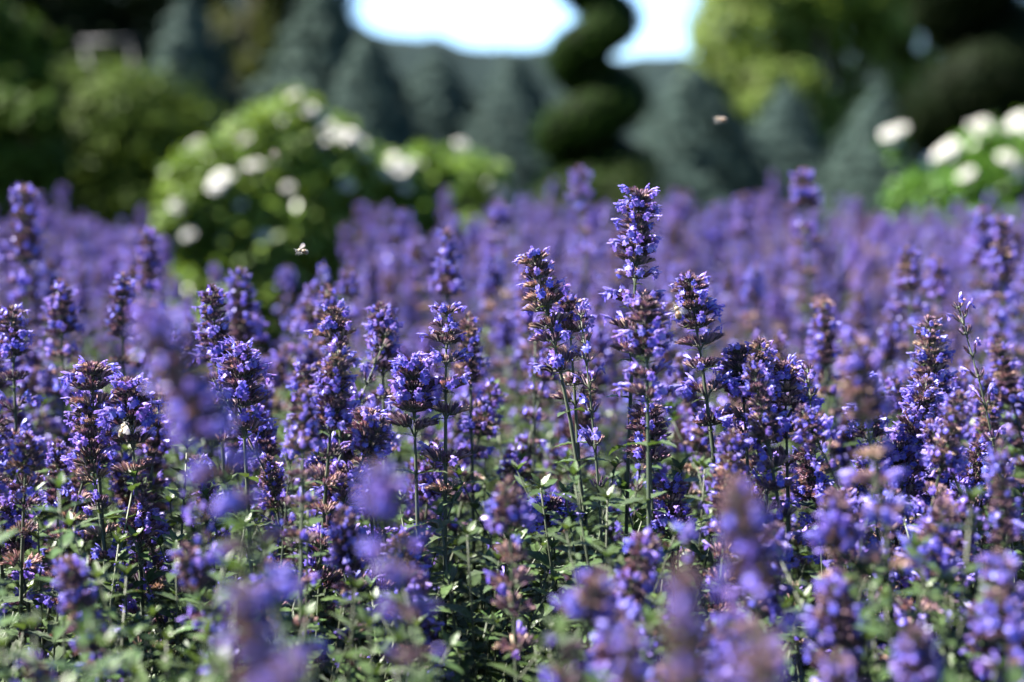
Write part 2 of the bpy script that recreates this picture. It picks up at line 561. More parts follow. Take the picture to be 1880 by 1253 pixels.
tree_from_px('added_shade_yew', 6.9, -190, [(-170, 10, 150, 140, 0), (-180, 180, 190, 160, 0), (-150, 330, 200, 150, -0.1), (-180, 60, 160, 160, -0.5), (-180, 230, 170, 160, -0.5)], 50000, 0.05,  # bush added mainly outside the view to shade the mounded shrub
             (0.02, 0.032, 0.012), (0.03, 0.05, 0.016), M_DARKLEAF, 'nearly black yew behind the arching shrub, added to shade the mounded shrub', 'yew', trunk_r=0.05, trunk_top=2.0)
tree_from_px('low_shrub', 7.5, 1075, [(1060, 400, 90, 70, 0), (1150, 390, 90, 80, 0)], 6000, 0.04, (0.03, 0.05, 0.013), (0.05, 0.08, 0.02), M_SHRUB,
             'low dark green shrub at the foot of the slim spiral topiary', 'shrub', trunk_r=0.03, trunk_top=0.3)


# spiral topiaries
def spiral(name, base, z0, z1, turns, amp0, amp1, r0, r1, phase, label, n=26000, leaf=0.035, hand=1, green=(0.034, 0.08, 0.010)):
    o = empty(name, base)
    t_ = MB()
    tube(t_, [(0, 0, 0), (0.01, 0, z0), (0, 0.01, (z0 + z1) / 2), (0, 0, z1)], [0.05, 0.045, 0.03, 0.012], (0.08, 0.06, 0.045), 8)
    part('trunk', t_.mesh('topiary trunk', [M_BARK]), o)
    m = 110
    T = np.linspace(0, 1, m)
    A = amp0 + (amp1 - amp0) * T
    Rr = r0 + (r1 - r0) * T
    ang = phase + hand * turns * 2 * np.pi * T
    path = np.stack([A * np.cos(ang), A * np.sin(ang), z0 + (z1 - z0) * T], 1)
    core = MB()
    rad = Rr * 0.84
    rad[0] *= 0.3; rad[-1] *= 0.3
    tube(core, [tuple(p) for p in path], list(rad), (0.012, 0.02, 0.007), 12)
    k = nrng.choice(m, n, p=Rr / Rr.sum())
    dd = nrng.normal(0, 1, (n, 3)); dd /= np.linalg.norm(dd, axis=1, keepdims=True)
    dd[:, 2] *= 0.85
    P = path[k] + dd * (Rr[k] * np.where(nrng.random(n) < 0.12, nrng.uniform(1.0, 1.2, n), nrng.uniform(0.86, 1.03, n)))[:, None]
    Q = leaf_quads(P, dd, leaf, leaf * 0.5, None, jitter=0.45)
    cr = part('crown', quads_mesh('topiary crown', Q, colours(n, green, 0.3, [1.4 * k for k in green], 0.3), [M_YEW]), o)
    part('inner_branches', core.mesh('topiary inner foliage', [M_YEW]), cr)
    tag(o, label, 'topiary', 'spiral topiaries')
    return o


D1 = 9.0
b1 = at(1092, 300, D1)
u = D1 / FPX
spiral('spiral_topiary', (b1.x, b1.y, 0), 0.12, 0.75 + 420 * u, 4.3, 66 * u, 28 * u, 80 * u, 36 * u, R(-57),
       'slim dark green topiary clipped to a spiral, standing against the open sky')
D2 = 7.6
b2 = at(1800, 300, D2)
u2 = D2 / FPX
spiral('spiral_topiary', (b2.x, b2.y, 0), 0.12, 0.75 + 640 * u2, 4.1, 66 * u2, 44 * u2, 108 * u2, 74 * u2, R(3),
       'large spiral topiary, its green darkened for shade, above the second white rose bush', n=34000, green=(0.014, 0.022, 0.006))  # green darker than the slim spiral's, standing in for shade

# grey metal frame that glints behind the mounded shrub
fr = empty('metal_frame', (at(210, 300, 11).x, at(210, 300, 11).y, 0))
D3 = 11.0
pm = MB()
for (x, name) in ((166, 'post'), (250, 'post')):
    q = at(x, 85, D3)
    mb = MB()
    tube(mb, [(q.x - fr.location.x, 0, 0), (q.x - fr.location.x, 0, q.z)], 0.018, (0.4, 0.4, 0.42), 10)
    part('post', mb.mesh('frame post', [M_METAL]), fr)
for y in (82, 122):
    a_, b_ = at(158, y, D3), at(258, y - 4, D3)
    mb = MB()
    tube(mb, [(a_.x - fr.location.x, -0.03, a_.z), (b_.x - fr.location.x, -0.03, b_.z)], 0.02, (0.4, 0.4, 0.42), 10)
    part('rail', mb.mesh('frame rail', [M_METAL]), fr)


def ball_mesh(name, r, mats, col):
    mb = MB()
    V, F = [], []
    for i in range(9):
        a = math.pi * i / 8
        for k in range(14):
            b = 2 * math.pi * k / 14
            V.append((r * math.sin(a) * math.cos(b), r * math.sin(a) * math.sin(b), r * math.cos(a)))
    for i in range(8):
        for k in range(14):
            F.append((i * 14 + k, (i + 1) * 14 + k, (i + 1) * 14 + (k + 1) % 14, i * 14 + (k + 1) % 14))
    mb.add(V, F, col)
    return mb.mesh(name, mats)


knob = ball_mesh('frame knob', 0.02, [M_METAL], (0.5, 0.5, 0.5))
for (x, y) in ((169, 84), (244, 79), (161, 122), (226, 122)):
    q = at(x, y, D3)
    part('knob', knob, fr, place((q.x - fr.location.x, -0.05, q.z)))
tag(fr, 'grey metal frame with glinting round knobs behind the mounded shrub', 'frame')

# ------------------------------------------------------------------ white rose bushes
def rose_mesh(seed):
    r_ = random.Random(seed)
    mb = MB()
    for ring, (k, tilt, L, w) in enumerate(((6, 70, 0.040, 0.036), (5, 48, 0.034, 0.032), (4, 25, 0.026, 0.026), (3, 8, 0.02, 0.02))):
        for i in range(k):
            a = 2 * math.pi * (i + 0.5 * ring) / k + r_.uniform(-0.2, 0.2)
            tl = R(tilt + r_.uniform(-10, 10))
            V, F = [], []
            for u_ in range(4):
                t = u_ / 3
                ww = w * (0.35 + 1.0 * math.sin(min(1, t * 1.05) * math.pi * 0.62)) * 0.62
                for s_ in (-1, 0, 1):
                    el = tl * (0.55 + 0.45 * t) + (0.35 * t * t if ring < 2 else -0.3 * t)
                    cup = -0.25 * w * abs(s_)
                    rr, zz = L * t * math.sin(el), L * t * math.cos(el)
                    rr += cup * math.cos(el) * 0.7; zz += -cup * math.sin(el) * 0.7
                    V.append((rr, s_ * ww, zz))
            for u_ in range(3):
                for s_ in range(2):
                    F.append((u_ * 3 + s_, u_ * 3 + s_ + 1, (u_ + 1) * 3 + s_ + 1, (u_ + 1) * 3 + s_))
            base = (0.82, 0.80, 0.74) if ring < 2 else (0.80, 0.76, 0.62)
            mb.add(V, F, base, 0, Matrix.Rotation(a, 4, 'Z'))
    return mb.mesh('rose bloom', [M_ROSE])


ROSES = [rose_mesh(k) for k in range(4)]


def rose_bush(d, foot_px, masses, n, blooms, label, group='white rose bushes'):
    f = at(foot_px, 300, d)
    o = empty('rose_bush', (f.x, f.y, 0))
    cen, P, Nr, tubes = [], [], [], MB()
    for (px, py, rx, ry, dd) in masses:
        c = Vector(W(px, py, d + dd, o.location)); a, b = px2m(rx, d), px2m(ry, d)
        cen.append((c, a, b))
        k = int(n * (rx * ry) / sum(m[2] * m[3] for m in masses))
        nc = k // 9
        cd = nrng.normal(0, 1, (nc, 3)); cd /= np.linalg.norm(cd, axis=1, keepdims=True)
        cc = cd * nrng.uniform(0.45, 1, (nc, 1)) ** 0.5
        idx = nrng.integers(0, nc, k)
        q = (cc[idx] + nrng.normal(0, 0.09, (k, 3))) * np.array([a, a * 0.9, b]) + np.array(c)
        P.append(q); Nr.append(cd[idx] * 0.5 + np.array([0, 0, 0.8]))
        for s_ in range(5):
            e = c + Vector((rng.uniform(-1, 1) * a * 0.8, rng.uniform(-1, 1) * a * 0.6, rng.uniform(-0.2, 0.9) * b))
            s0 = Vector((rng.uniform(-0.06, 0.06), rng.uniform(-0.06, 0.06), 0))
            tube(tubes, [s0, s0.lerp(e, 0.5) + Vector((0, 0, 0.06)), e], [0.009, 0.006, 0.003], (0.05, 0.07, 0.02), 5)
    P = np.concatenate(P); Nr = np.concatenate(Nr)
    ok = P[:, 2] > 0.03
    P, Nr = P[ok], Nr[ok]
    Q = leaf_quads(P, Nr, 0.038, 0.026, None, jitter=0.5)
    part('cane', tubes.mesh('rose canes', [M_STEM]), o)
    part('foliage', quads_mesh('rose foliage', Q, colours(len(P), (0.125, 0.245, 0.03), 0.35, (0.18, 0.30, 0.045), 0.3), [M_ROSELEAF]), o)['kind'] = 'stuff'
    for (px, py, s_) in blooms:
        q = at(px, py, d)
        # on the camera-facing surface of the bush
        x, z = q.x - o.location.x, q.z
        yv = -0.05
        for (c, a, b) in cen:
            e = 1 - ((x - c.x) / a) ** 2 - ((z - c.z) / b) ** 2
            if e > 0:
                yv = min(yv, c.y - a * 0.9 * math.sqrt(e))
        k = (d + yv) / d
        loc = Vector((x + o.location.x, 0, z))
        p2 = at(px, py, d + yv)
        nrm = Vector((rng.uniform(-0.6, 0.3), rng.uniform(-0.9, -0.3), rng.uniform(0.5, 1.1)))
        part('rose_bloom', rng.choice(ROSES), o, place(p2 - o.location, frame(nrm), s_ * rng.uniform(0.54, 0.70)))
    tag(o, label, 'rose bush', group)
    return o


rose_bush(5.0, 500,
          [(520, 300, 110, 110, 0), (400, 340, 100, 80, -0.1), (620, 320, 80, 100, 0), (545, 230, 60, 60, 0), (350, 400, 70, 80, -0.1), (520, 420, 150, 120, 0), (470, 540, 160, 110, 0)], 20000,
          [(540, 178, 1), (522, 218, 1), (362, 266, 1), (450, 258, 1), (405, 332, 1.15), (418, 328, 1), (465, 306, 1.1), (325, 380, 1), (345, 432, 1.0), (603, 238, 1.15), (618, 246, 1), (640, 254, 1.2),
           (660, 266, 1.1), (566, 204, 1), (588, 216, 0.9), (638, 340, 1), (312, 318, 0.8), (486, 436, 0.8), (442, 375, 0.7), (530, 345, 0.7), (395, 345, 0.9), (595, 262, 0.9), (675, 285, 0.8)],
          'wide bright green rose bush, white blooms over its tall domed top')
rose_bush(5.3, 820,
          [(780, 340, 90, 70, 0), (860, 340, 80, 60, 0), (700, 350, 70, 70, -0.1), (660, 390, 80, 90, -0.1), (810, 430, 130, 90, 0)], 12000,
          [(722, 298, 1.2), (738, 312, 1.2), (704, 318, 1.1), (716, 322, 1), (752, 300, 0.9), (846, 267, 1.05), (912, 352, 1), (924, 362, 0.9), (742, 346, 0.8), (655, 345, 0.9)],
          'lower rose bush with few white blooms, between the domed one and the slim topiary')
rose_bush(5.6, 1800,
          [(1760, 360, 110, 70, 0), (1840, 320, 110, 90, 0), (1900, 300, 110, 90, 0), (1690, 370, 60, 50, 0), (1800, 440, 170, 90, 0), (1645, 265, 30, 24, 0.1)], 15000,
          [(1632, 248, 1.2), (1652, 240, 1.1), (1638, 258, 1), (1708, 296, 1), (1728, 284, 1.1), (1748, 270, 1.1), (1740, 288, 1.1), (1790, 236, 1.2), (1806, 228, 1.2), (1822, 240, 1.1), (1800, 246, 1),
           (1868, 226, 1.3), (1878, 218, 1.2), (1852, 238, 1), (1848, 292, 1.2), (1862, 306, 1.1), (1870, 322, 1), (1768, 326, 0.8), (1780, 318, 0.7), (1890, 240, 1.2)],
          'rose bush thick with white blooms below the large spiral topiary')

# ------------------------------------------------------------------ catmint: pieces
VIO = [(0.20, 0.135, 0.80), (0.16, 0.12, 0.80), (0.30, 0.17, 0.76), (0.13, 0.11, 0.72), (0.27, 0.20, 0.80)]
CAL = [(0.075, 0.036, 0.075), (0.12, 0.062, 0.105), (0.19, 0.11, 0.14), (0.085, 0.05, 0.07), (0.14, 0.08, 0.16), (0.24, 0.14, 0.17)]
TAN = [(0.33, 0.205, 0.165), (0.28, 0.165, 0.15), (0.40, 0.28, 0.22)]


def calyx_geo(r_):
    """a ribbed, slightly bent tube with five pointed teeth, along +Z, length 1"""
    V, F = [], []
    n = 5
    bend = r_.uniform(0.0, 0.22)
    for i, (z, rad) in enumerate(((0, 0.07), (0.3, 0.145), (0.78, 0.135))):
        for k in range(n):
            a = 2 * math.pi * (k + 0.5) / n
            V.append((rad * math.cos(a), rad * math.sin(a) + bend * z * z, z))
    for i in range(2):
        for k in range(n):
            k2 = (k + 1) % n
            F.append((i * n + k, i * n + k2, (i + 1) * n + k2, (i + 1) * n + k))
    for k in range(n):
        a = 2 * math.pi * (k + 1) / n
        V.append((0.19 * math.cos(a), 0.19 * math.sin(a) + bend * 1.1, 1.06 + r_.uniform(-0.06, 0.06)))
        F.append((2 * n + k, 2 * n + (k + 1) % n, 3 * n + k))
    return V, F


def blossom_geo(r_):
    """two-lipped catmint flower: throat along +Z bending to +Y, notched hood above, broad scalloped lip below; size about 1"""
    V, F, C = [], [], []
    base = np.array(r_.choice(VIO))
    pale = base * 0.58 + np.array((0.7, 0.62, 0.9)) * 0.42
    n = 6
    rings = [((0, 0.0, 0.0), 0.05), ((0, 0.04, 0.35), 0.065), ((0, 0.16, 0.62), 0.12), ((0, 0.30, 0.76), 0.17)]
    dirs = [(0, 0.05, 1), (0, 0.2, 1), (0, 0.6, 0.9), (0, 0.9, 0.6)]
    for (c, rad), dr in zip(rings, dirs):
        A = frame(dr, (1, 0, 0))
        for k in range(n):
            a = 2 * math.pi * k / n
            p = Vector(c) + A @ Vector((rad * math.cos(a), rad * math.sin(a), 0))
            V.append(tuple(p)); C.append(tuple(pale if rad > 0.1 else base))
    for i in range(3):
        for k in range(n):
            k2 = (k + 1) % n
            F.append((i * n + k, i * n + k2, (i + 1) * n + k2, (i + 1) * n + k))
    # hood: two lobes standing up and forward
    for s_ in (-1, 1):
        o = len(V)
        pts = [(0.0, 0.20, 0.86), (s_ * 0.15, 0.26, 0.84), (s_ * 0.20, 0.36, 1.06), (s_ * 0.10, 0.44, 1.22), (0.0, 0.36, 1.10)]
        V += pts; C += [tuple(base), tuple(base), tuple(pale), tuple(pale * 1.1), tuple(base)]
        F.append((o, o + 1, o + 2, o + 3, o + 4) if s_ > 0 else (o + 4, o + 3, o + 2, o + 1, o))
    # lower lip: a broad concave fan with scalloped rim, hanging forward and down
    o = len(V)
    V.append((0, 0.36, 0.66)); C.append((0.5, 0.45, 0.75))
    m = 8
    droop = r_.uniform(0.15, 0.4)
    for ring, (rr, fall) in enumerate(((0.24, 0.04), (0.46, 0.18))):
        for k in range(m + 1):
            a = math.pi * (0.06 + 0.88 * k / m)
            sc = 1 + (0.16 * math.cos(k * math.pi) if ring == 1 else 0) - (0.22 if ring == 1 and k in (0, 1, m - 1, m) else 0)
            x = -math.cos(a) * rr * sc * 1.05
            y = math.sin(a) * rr * sc
            V.append((x, 0.36 + y * 0.85, 0.66 - fall - y * droop + 0.10 * x * x))
            C.append(tuple(base if ring == 0 else base * 0.75 + pale * 0.25))
    for k in range(m):
        F.append((o, o + 1 + k, o + 2 + k))
        F.append((o + 1 + k, o + 1 + m + 1 + k, o + 2 + m + 1 + k, o + 2 + k))
    # side lobes
    for s_ in (-1, 1):
        q = len(V)
        V += [(s_ * 0.12, 0.36, 0.76), (s_ * 0.34, 0.42, 0.86), (s_ * 0.36, 0.5, 0.70), (s_ * 0.18, 0.44, 0.64)]
        C += [tuple(base), tuple(pale), tuple(base), tuple(base)]
        F.append((q, q + 1, q + 2, q + 3))
    return V, F, np.array(C)


_rb = random.Random(5)
BLOS_GEO = [blossom_geo(_rb) for _ in range(6)]
BLOS = []
for V, F, C in BLOS_GEO:
    mb = MB(); mb.add(V, F, C); BLOS.append(mb.mesh('blossom', [M_PETAL]))


def leaf_geo(L, Wd, r_, nseg=7, fold=0.25, droop=0.25):
    """ovate leaf with rounded teeth, folded on its midrib and drooping, along +Y"""
    V, F, C = [], [], []
    g0 = np.array((0.088, 0.15, 0.046))
    for i in range(nseg + 1):
        t = i / nseg
        w = Wd * 0.5 * (math.sin(math.pi * min(1, t ** 0.75)) ** 0.8 if 0 < t < 1 else 0.02)
        w *= 1 + (0.12 if i % 2 else -0.10)
        y = L * t
        z = -droop * L * t * t + 0.02 * L * (i % 2)
        for s_ in (-1, 0, 1):
            V.append((s_ * w, y, z + (fold * w if s_ else 0.0)))
            C.append(tuple(g0 * (1.35 if s_ == 0 else 1.0) * r_.uniform(0.9, 1.1)))
    for i in range(nseg):
        for s_ in range(2):
            a = i * 3 + s_
            F.append((a, a + 1, a + 4, a + 3))
    return V, F, np.array(C)


_rl = random.Random(9)
LEAF_GEO = [leaf_geo(1.0, _rl.uniform(0.36, 0.5), _rl, 8, _rl.uniform(0.15, 0.45), _rl.uniform(0.1, 0.4)) for _ in range(5)]
LEAF = []
for V, F, C in LEAF_GEO:
    mb = MB(); mb.add(V, F, C); LEAF.append(mb.mesh('catmint leaf', [M_LEAF]))


class Whorl:
    """a ring of two opposite comb-like flower clusters: calyx geometry, and where each open blossom sits"""

    def __init__(self, seed, kind):
        r_ = random.Random(seed * 31 + hash(kind) % 97 if False else seed * 31 + len(kind) * 7)
        self.cal = MB()
        self.blos = []
        tip = kind == 'tip'
        sparse = kind == 'sparse'
        bloomp = {'full': 0.13, 'old': 0.05, 'young': 0.25, 'tip': 0.07, 'sparse': 0.5}[kind]
        tanp = {'full': 0.15, 'old': 0.55, 'young': 0.05, 'tip': 0.10, 'sparse': 0.05}[kind]
        if tip:
            for i in range(20):
                a = r_.uniform(0, 6.283); el = r_.uniform(0.15, 1.35)
                d = Vector((math.cos(a) * math.sin(el), math.sin(a) * math.sin(el), math.cos(el) + 0.25)).normalized()
                self.calyx(r_, Vector((0, 0, -0.004)) + d * 0.0025, d, r_.uniform(0.0055, 0.0085), bloomp, tanp)
        else:
            for side in (-1, 1):
                nrow = r_.randint(6, 8) if not sparse else 3
                stalk = r_.uniform(0.003, 0.0065) if not sparse else r_.uniform(0.002, 0.004)
                half = 0.0085 if not sparse else 0.004
                rise = r_.uniform(0.0, 0.005)
                tan_side = tanp * r_.uniform(0.4, 1.7)
                for row in range(3 if not sparse else 1):
                    for i in range(nrow - row):
                        t = (i + 0.5) / (nrow - row) * 2 - 1
                        t += r_.uniform(-0.08, 0.08)
                        p = Vector((side * (stalk + 0.0024 * row * 1.2), t * half, rise + 0.0012 * row - abs(t) * 0.001))
                        d = Vector((side * (0.30 + 0.38 * row + r_.uniform(-0.15, 0.15)), t * 0.75 + r_.uniform(-0.15, 0.15), 0.95 - 0.22 * row + r_.uniform(-0.12, 0.12))).normalized()
                        self.calyx(r_, p, d, r_.uniform(0.0075, 0.0098), bloomp * (1.2 if row else 0.7), tan_side, Vector((side, t, 0)))
                # cyme stalks
                tube(self.cal, [(0, 0, -0.004), (side * stalk * 0.6, 0, rise - 0.001), (side * (stalk + 0.002), 0, rise + 0.001)], 0.0009, (0.07, 0.09, 0.04), 5, 1)
                tube(self.cal, [(side * stalk, -half, rise), (side * stalk, 0, rise - 0.001), (side * stalk, half, rise)], 0.0007, (0.08, 0.07, 0.05), 4, 1)
                # narrow bract
                V, F, C = LEAF_GEO[r_.randrange(5)]
                s_ = r_.uniform(0.009, 0.016) if not sparse else 0.006
                M = place((side * 0.001, 0, -0.004), frame(Vector((-side * 0.35, 0, 1)), Vector((0, -side, 0))), (s_ * 0.9, s_, s_))
                self.cal.add(V, F, C * np.array((0.9, 0.8, 0.9)), 2, M)

    def calyx(self, r_, p, d, L, bloomp, tanp, outward=None):
        V, F = calyx_geo(r_)
        col = np.array(r_.choice(TAN) if r_.random() < tanp else r_.choice(CAL)) * r_.uniform(0.75, 1.3)
        V = np.array(V)
        grad = (0.6 + 0.9 * V[:, 2:3])
        green = np.array((0.07, 0.085, 0.04))
        C = col[None, :] * grad * np.clip(V[:, 2:3] * 1.6 + 0.25, 0, 1) + green[None, :] * np.clip(0.75 - V[:, 2:3] * 1.6, 0, 1)
        o = Vector(outward) if outward is not None else Vector((d.x, d.y, 0))
        if o.length < 1e-4: o = Vector((1, 0, 0))
        y = (o - d * o.dot(d)).normalized()
        x = y.cross(d)
        A = Matrix(((x.x, y.x, d.x), (x.y, y.y, d.y), (x.z, y.z, d.z)))
        self.cal.add(V, F, C, 0, place(p, A, (L * 0.95, L * 0.95, L)))
        if r_.random() < bloomp:
            s_ = r_.uniform(0.0092, 0.0122)
            twist = Matrix.Rotation(r_.uniform(-0.5, 0.5), 3, 'Z')
            self.blos.append((r_.randrange(len(BLOS)), place(p + d * L * 0.62, A @ twist, s_)))


MATS_W = [M_CALYX, M_STEM, M_LEAF, M_PETAL]
WH = {}
for kind, cnt in (('full', 7), ('old', 5), ('young', 6), ('tip', 5), ('sparse', 5)):
    WH[kind] = []
    for i in range(cnt):
        w = Whorl(100 + i * 13 + len(kind) * 1000 + ord(kind[0]), kind)
        both = MB(); both.merge(w.cal)
        for (bi, M) in w.blos:
            V, F, C = BLOS_GEO[bi]
            both.add(V, F, C, 3, M)
        w.both = both
        w.mesh_cal = w.cal.mesh(kind + ' calyx whorl', MATS_W)
        w.mesh_both = both.mesh(kind + ' flower whorl', MATS_W)
        WH[kind].append(w)


def bez(p0, p1, p2, t):
    return p0 * ((1 - t) ** 2) + p1 * (2 * t * (1 - t)) + p2 * (t * t)


def spike_plan(r_, style='mid', dists=None):
    """list of (distance from the tip, whorl kind, scale) and of leaf pairs"""
    W_ = []
    if style == 'wispy':
        W_.append((0.002, 'sparse', 0.75))
        d = 0.011
        for i in range(r_.randint(6, 8)):
            W_.append((d, 'sparse', 0.9 + 0.04 * i)); d += 0.011 + 0.004 * i
        return W_, [d + 0.03, d + 0.07]
    if dists is None:
        dists = []
        d = 0.010
        for i in range(r_.randint(4, 8)):
            dists.append(d); d += r_.uniform(0.0075, 0.0105)
        gap = 0.013
        for i in range(r_.randint(4, 6)):
            d += gap * r_.uniform(0.8, 1.2); gap = min(0.034, gap + 0.006); dists.append(d)
    full = [dists[0]]
    for d in dists[1:]:
        if d - full[-1] < 0.0125:
            full.append((d + full[-1]) / 2)
        full.append(d)
    dists = full
    n = len(dists)
    W_.append((0.003, 'tip', 0.95))
    for i, d in enumerate(dists):
        t = i / max(1, n - 1)
        p = r_.random()
        if style == 'old':
            k = 'old' if p < 0.6 else 'full'
        elif style == 'blue':
            k = 'young' if p < 0.45 else 'full'
        else:
            k = 'young' if p < 0.2 else ('old' if p < 0.2 + 0.35 * t + 0.1 else 'full')
        W_.append((d, k, (0.70 + 0.46 * min(1, t * 1.3)) * r_.uniform(0.88, 1.12)))
    e = dists[-1]
    return W_, [e + 0.035, e + 0.075, e + 0.12]


def stem_path(tip, mid, base):
    """samples from the tip down: (point, length so far)"""
    a_ = (tip - mid).length
    tm = max(0.12, min(0.88, a_ / (a_ + (mid - base).length)))
    c = (mid - tip * (1 - tm) ** 2 - base * tm ** 2) / (2 * tm * (1 - tm))
    pts = [bez(tip, c, base, i / 40) for i in range(41)]
    ln = [0.0]
    for i in range(40):
        ln.append(ln[-1] + (pts[i + 1] - pts[i]).length)
    return pts, ln


def on_path(path, d):
    pts, ln = path
    for i in range(len(pts) - 1):
        if ln[i + 1] >= d:
            t = (d - ln[i]) / max(1e-6, ln[i + 1] - ln[i])
            return pts[i].lerp(pts[i + 1], t), (pts[i] - pts[i + 1]).normalized()
    return pts[-1], (pts[-2] - pts[-1]).normalized()


def stem_mesh(path, origin, wisp=False):
    pts, ln = path
    mb = MB()
    sel = list(range(0, 41, 4))
    dark = np.array((0.055, 0.075, 0.035))
    tube(mb, [pts[i] - origin for i in sel], [0.0005 + (0.0011 if not wisp else 0.0005) * min(1, ln[i] / 0.12) for i in sel],
         dark, 4)
    return mb


def build_pieces(r_, path, plan, origin, scale=1.0, slim=0.74):
    """yield (kind, mesh index data, matrix) for the whorls and leaves of a spike"""
    Wl, leaves = plan
    out = []
    rot = r_.uniform(0, math.pi)
    for (d, kind, s_) in Wl:
        p, t = on_path(path, d * scale)
        A = frame(t) @ Matrix.Rotation(rot, 3, 'Z')
        rot += math.pi / 2 + r_.uniform(-0.25, 0.25)
        out.append(('whorl', r_.choice(WH[kind]), place(p - origin, A, (s_ * scale * slim, s_ * scale * slim, s_ * scale * (0.4 + 0.6 * slim)))))
    for d in leaves:
        p, t = on_path(path, d * scale)
        for s_ in (0, math.pi):
            A = frame(t) @ Matrix.Rotation(rot + s_, 3, 'Z') @ Matrix.Rotation(r_.uniform(-0.1, 0.5), 3, 'X')
            L = r_.uniform(0.018, 0.03) * scale
            out.append(('leaf', r_.randrange(5), place(p - origin, A, L)))
        rot += math.pi / 2
    return out


def make_spike(tip, mid, label, r_, style='mid', dists=None, scale=1.0, hero=False, group=None, detail=True):
    base = Vector((mid.x + (mid.x - tip.x) * 0.35, mid.y + (mid.y - tip.y) * 0.35, 0.0))
    path = stem_path(tip, mid, base)
    o = empty('catmint_spike', base)
    tag(o, label, 'flower spike', group)
    plan = spike_plan(r_, style, dists)
    part('stem', stem_mesh(path, base, style == 'wispy').mesh('catmint stem', [M_STEM]), o)
    for kind, w, M in build_pieces(r_, path, plan, base, scale, 0.80 if hero else r_.uniform(0.60, 0.76)):
        if kind == 'leaf':
            part('leaf', LEAF[w], o, M)
        elif hero:
            q = part('flower_whorl', w.mesh_cal, o, M)
            for (bi, MM) in w.blos:
                part('blossom', BLOS[bi], q, MM)
        else:
            part('flower_whorl', w.mesh_both, o, M)
    return o


def solid_spike_mesh(seed, style, length=0.62):
    """a whole spike in one mesh for those too small or soft to show their parts; its tip at z = length"""
    r_ = random.Random(seed)
    tip = Vector((0, 0, length)); base = Vector((r_.uniform(-0.09, 0.09), r_.uniform(-0.09, 0.09), 0)); mid = Vector((base.x * 0.3, base.y * 0.3, length * 0.55))
    path = stem_path(tip, mid, base)
    mb = MB()
    mb.merge(stem_mesh(path, Vector((0, 0, 0))), None, 1)
    for kind, w, M in build_pieces(r_, path, spike_plan(r_, style), Vector((0, 0, 0)), 1.0, r_.uniform(0.52, 0.7)):
        if kind == 'leaf':
            V, F, C = LEAF_GEO[w]
            mb.add(V, F, C, 2, M)
        else:
            mb.merge(w.both, M)
    return mb.mesh('catmint spike ' + style, MATS_W)


# ------------------------------------------------------------------ catmint: the spikes one can tell apart
def from_px(tip_px, mid_px, d):
    return at(tip_px[0], tip_px[1] + 19 / d, d), at(mid_px[0], mid_px[1], d)


def cm(ys, y0, d=FOCUS):
    k = FPX / d
    return [(y - y0) / k for y in ys]


